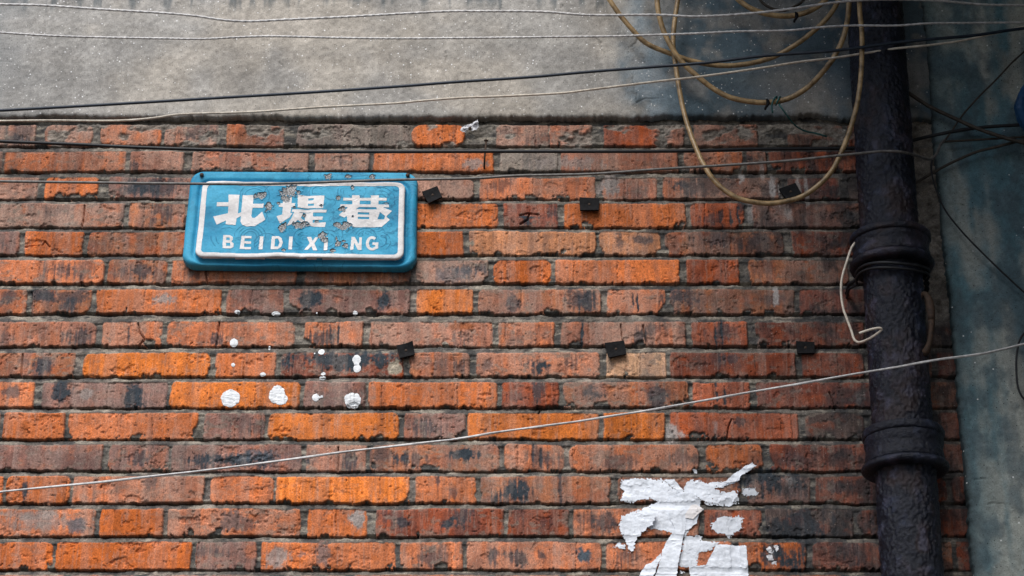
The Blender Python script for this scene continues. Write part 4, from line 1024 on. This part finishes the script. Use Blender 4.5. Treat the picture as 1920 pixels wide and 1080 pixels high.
paper('paper_strip', [(735, 700), (790, 620), (800, 455), (850, 450), (870, 500), (840, 640), (820, 740), (800, 850), (770, 1000), (755, 1140), (560, 1140), (600, 1010), (640, 860), (690, 750)], 3.4, 0.35, ((700, 600), (700, 1100), 5.0))
paper('paper_strip', [(625, 890), (560, 960), (490, 990), (400, 1140), (545, 1140), (595, 1000), (632, 930)], 2.0, 0.4, ((480, 1000), (620, 1000), 4.0))
paper('paper_sheet', [(822, 310), (880, 258), (960, 268), (1010, 298), (1090, 278), (1180, 272), (1240, 222), (1290, 240), (1280, 290), (1140, 335), (1080, 350), (1180, 368), (1280, 358), (1292, 470), (1190, 492), (1020, 487), (955, 440), (925, 410), (925, 480), (860, 470), (800, 380)], 0.8, 0.55)
paper('paper_flap', [(1120, 330), (1190, 262), (1260, 205), (1390, 130), (1432, 165), (1380, 205), (1300, 240), (1288, 285), (1180, 305)], 2.4, 0.4, ((1150, 320), (1420, 140), 8.0))
paper('paper_flap', [(880, 488), (920, 483), (992, 528), (952, 560), (900, 612), (830, 600), (828, 560)], 5.0, 0.15, ((840, 600), (980, 500), 6.0), 1.5, 1.12, (0.80, 0.76, 0.74))
paper('paper_scrap', [(1040, 640), (1130, 560), (1220, 575), (1290, 560), (1325, 600), (1310, 690), (1210, 760), (1090, 720), (1060, 680)], 0.5, 1.1, None, 1.5, 0.85)
paper('paper_sheet', [(862, 1000), (1000, 990), (1060, 880), (1090, 812), (1350, 825), (1370, 1140), (872, 1140)], 1.6, 0.25, ((1100, 900), (870, 1100), 4.0), 4.0)
paper('paper_sheet', [(830, 745), (980, 725), (975, 785), (1210, 780), (1100, 815), (1060, 860), (950, 885), (930, 1010), (760, 1010), (790, 850)], 0.5, 0.6, None, 2.0, 0.92)
paper('paper_scrap', [(220, 830), (290, 780), (340, 835), (320, 860), (250, 850)], 1.0, 0.8)
paper('paper_scrap', [(885, 175), (932, 178), (932, 215), (905, 212)], 1.0, 0.4)
paper('paper_scrap', [(1285, 340), (1330, 325), (1420, 340), (1475, 360), (1470, 410), (1400, 400), (1340, 410), (1300, 390)], 0.5, 1.6, None, 1.0, 0.7)
paper('paper_scrap', [(760, 1040), (830, 1030), (835, 1065), (770, 1060)], 2.0, 0.6)
# little remnant of another notice, right of the poster
def scrap_right():
    gx2 = np.arange(unproj(1425, 1040)[0], unproj(1470, 1040)[0], 0.8); gz2 = np.arange(unproj(1440, 1072)[1], unproj(1440, 1015)[1], 0.8)
    A, B = np.meshgrid(gx2, gz2)
    m = np.zeros(A.shape, bool)
    for pts in ([(1435, 1028), (1444, 1022), (1451, 1034), (1447, 1040), (1438, 1035)], [(1450, 1022), (1457, 1020), (1461, 1032), (1455, 1036)], [(1436, 1042), (1448, 1040), (1450, 1052), (1440, 1053)], [(1446, 1054), (1456, 1052), (1456, 1064), (1448, 1063)]):
        m |= inpoly(A + (fbm(A / 5, B / 5, 541, 3) - .5) * 4, B + (fbm(A / 5, B / 5, 545, 3) - .5) * 4, [tuple(float(t) for t in unproj(*p)) for p in pts])
    H = np.maximum(wallH(A, B), -3) + 1 + (fbm(A / 6, B / 6, 549, 3) - 0.5) * 5
    o = hf('paper_remnant', A, B, H, M_PAPER, None, np.array([0.6, 0.6, 0.62]) * (0.75 + 0.5 * fbm(A / 6, B / 6, 553, 3)[..., None]), m, origin=(float(gx2.mean()) / 1000, 0, float(gz2.mean()) / 1000))
    tag(o, 'tiny white paper remnant on a blackened brick right of the torn poster', 'paper scrap')
scrap_right()

# ------------------------------------------------------------------ black pads nailed on the bricks
GP = 'black rubber pads nailed to the bricks'
def pad(px, py, w, h, rot, fold, label, tilt=0.3):
    x0, z0 = unproj(px, py, 10)
    base = float(np.max(wallH(np.array([x0 - 8, x0, x0 + 8]), np.array([z0, z0 - 5, z0 + 5]))))
    root = empty('rubber_pad', (x0 / 1000, -base / 1000, z0 / 1000), label, 'pad', GP)
    n = 14
    u, v = np.meshgrid(np.linspace(-1, 1, n), np.linspace(-1, 1, n))
    lay = []
    for side, hh in ((0, 6.5), (1, 0.0)):
        k = 1.0 - 0.03 * side
        a = u * w / 2 * k * (1 + 0.04 * v); b = v * h / 2 * k * 1.1 * (1 - 0.05 * u)
        H = base + 2 + hh + fold * (np.clip(u + v * 0.6, 0, 2) ** 2) * 3 - tilt * b * 0.35 + 3 * np.clip(-v, 0, 1) ** 2 - 1.6 * np.exp(-(u ** 2 + v ** 2) / 0.15)
        c, s = math.cos(rot), math.sin(rot)
        lay.append(np.stack([x0 + a * c - b * s, -H, z0 + a * s + b * c], -1).reshape(-1, 3) / 1000)
    V = np.vstack(lay)
    f = grid_faces(n, n)
    F = [list(q) for q in f] + [[q[3] + n * n, q[2] + n * n, q[1] + n * n, q[0] + n * n] for q in f]
    bd = [i for i in range(n)] + [n * (i + 1) + n - 1 for i in range(n - 1)] + [n * n - 2 - i for i in range(n - 1)] + [n * (n - 2 - i) for i in range(n - 2)]
    for i in range(len(bd)):
        p, q = bd[i], bd[(i + 1) % len(bd)]
        F.append([q, p, p + n * n, q + n * n])
    o = mesh_np('pad', V, F, M_RUBBER, root)
    o.data.polygons.foreach_set('use_smooth', np.zeros(len(F), bool))
    q = np.array([x0, -(base + 8), z0]) / 1000
    t = np.linspace(0, 1, 5)[:, None]
    build_tubes('nail', [(q + t * np.array([0, -0.0032, 0.0]) + np.array([0, 0.003, 0]), np.array([0.0024, 0.0026, 0.0030, 0.0028, 0.0012]), 9)], M_RUST, root)
R_ = math.radians
pad(811, 365, 30, 26, R_(24), 0.2, 'tilted black rubber pad nailed just right of the blue sign')
pad(1105, 382, 37, 26, R_(-2), 0.0, 'square black rubber pad on the upper bricks, nothing crossing it')
pad(1483, 358, 33, 26, R_(24), 0.0, 'black rubber pad behind the bottom of the longest tan cable loop')
pad(761, 656, 30, 25, R_(12), 1.3, 'curled black rubber pad left on the lower row, near the white splashes')
pad(1155, 653, 35, 28, R_(10), 0.1, 'black rubber pad above the pale tan brick')
pad(1511, 650, 33, 23, R_(-1), 0.0, 'black rubber pad on dark bricks, nearest the drainpipe')

# nails and the crumpled scrap at the top course
nx = P(np.array([911.5, 909.0, 908.0]), np.array([265.0, 290.0, 311.0]), np.array([16.0, 14.0, 10.0]))
nr = empty('nail', nx[2], 'thin rusty bent nail standing upright at the top bricks', 'nail')
build_tubes('shank', [(np.vstack([nx, nx[2] + np.array([0, 0.012, -0.001])]), 0.0019, 8)], M_RUST, nr)
build_tubes('nail_head', [(nx[0] + np.linspace(0, 1, 4)[:, None] * np.array([0.0, 0.0, 0.0035]), np.array([0.002, 0.0042, 0.0042, 0.002]), 9)], M_RUST, nr)
sx, sz = unproj(881, 238, 12)
scr = empty('crumpled_scrap', (sx / 1000, -0.008, sz / 1000), 'small crumpled white scrap nailed below the grey render', 'scrap')
u, v = np.meshgrid(np.linspace(-22, 22, 60), np.linspace(-17, 17, 50))
o1 = [(-19, -8), (-18, -1), (-10, 4), (2, 7), (10, 12), (15, 15), (16, 8), (19, 1), (13, -6), (4, -8), (-2, -4), (-7, -10), (-13, -12)]
n1 = fbm(u / 8 + 9, v / 8 + 9, 601, 3); n2 = fbm(u / 4 + 9, v / 4 + 9, 605, 2)
m = inpoly(u + (n2 - .5) * 4, v + (n1 - .5) * 4, o1)
hcol = np.array([0.62, 0.62, 0.64]) * (0.7 + 0.6 * n1[..., None]); dk = sstep(0.55, 0.7, n2)[..., None] * 0.6
hcol = hcol * (1 - dk) + np.array([0.10, 0.10, 0.11]) * dk
hf('paper', sx + u, sz + v * 1.1, 12 + (n1 - 0.5) * 16 + (n2 - 0.5) * 4, M_PAPER, scr, hcol, m)
q = P(np.array([881.0]), np.array([240.0]), np.array([16.0]))[0]
build_tubes('nail', [(q + np.linspace(0, 1, 5)[:, None] * np.array([0, -0.006, 0]) + np.array([0, 0.005, 0]), np.array([0.002, 0.0024, 0.0034, 0.0034, 0.0015]), 9)], M_RUST, scr)

# ------------------------------------------------------------------ blue bundle at the right edge
bc = P(np.array([1948.0]), np.array([202.0]), np.array([85.0]))[0]
a = np.linspace(0, 2 * np.pi, 90, endpoint=False); t = np.linspace(0.02, math.pi - 0.02, 60)
A, Tt = np.meshgrid(a, t)
fold = np.sin(A * 9 + 2.2 * Tt) * 0.0022 + (fbm(A * 3, Tt * 4, 701, 3) - 0.5) * 0.010
rr = 0.0435 * (np.sin(Tt) ** 0.75) + fold * np.sin(Tt)
Vb = np.stack([bc[0] + rr * np.cos(A), bc[1] + rr * np.sin(A), bc[2] + 0.050 * np.cos(Tt) + 0.004 * np.sin(A * 2)], -1).reshape(-1, 3)
bo = mesh_np('blue_bundle', Vb, grid_faces(60, 90, None, True)[:, ::-1], M_BLUE, None, None, bc)
tag(bo, 'blue folded plastic bundle hanging among wires at the right edge', 'bundle')
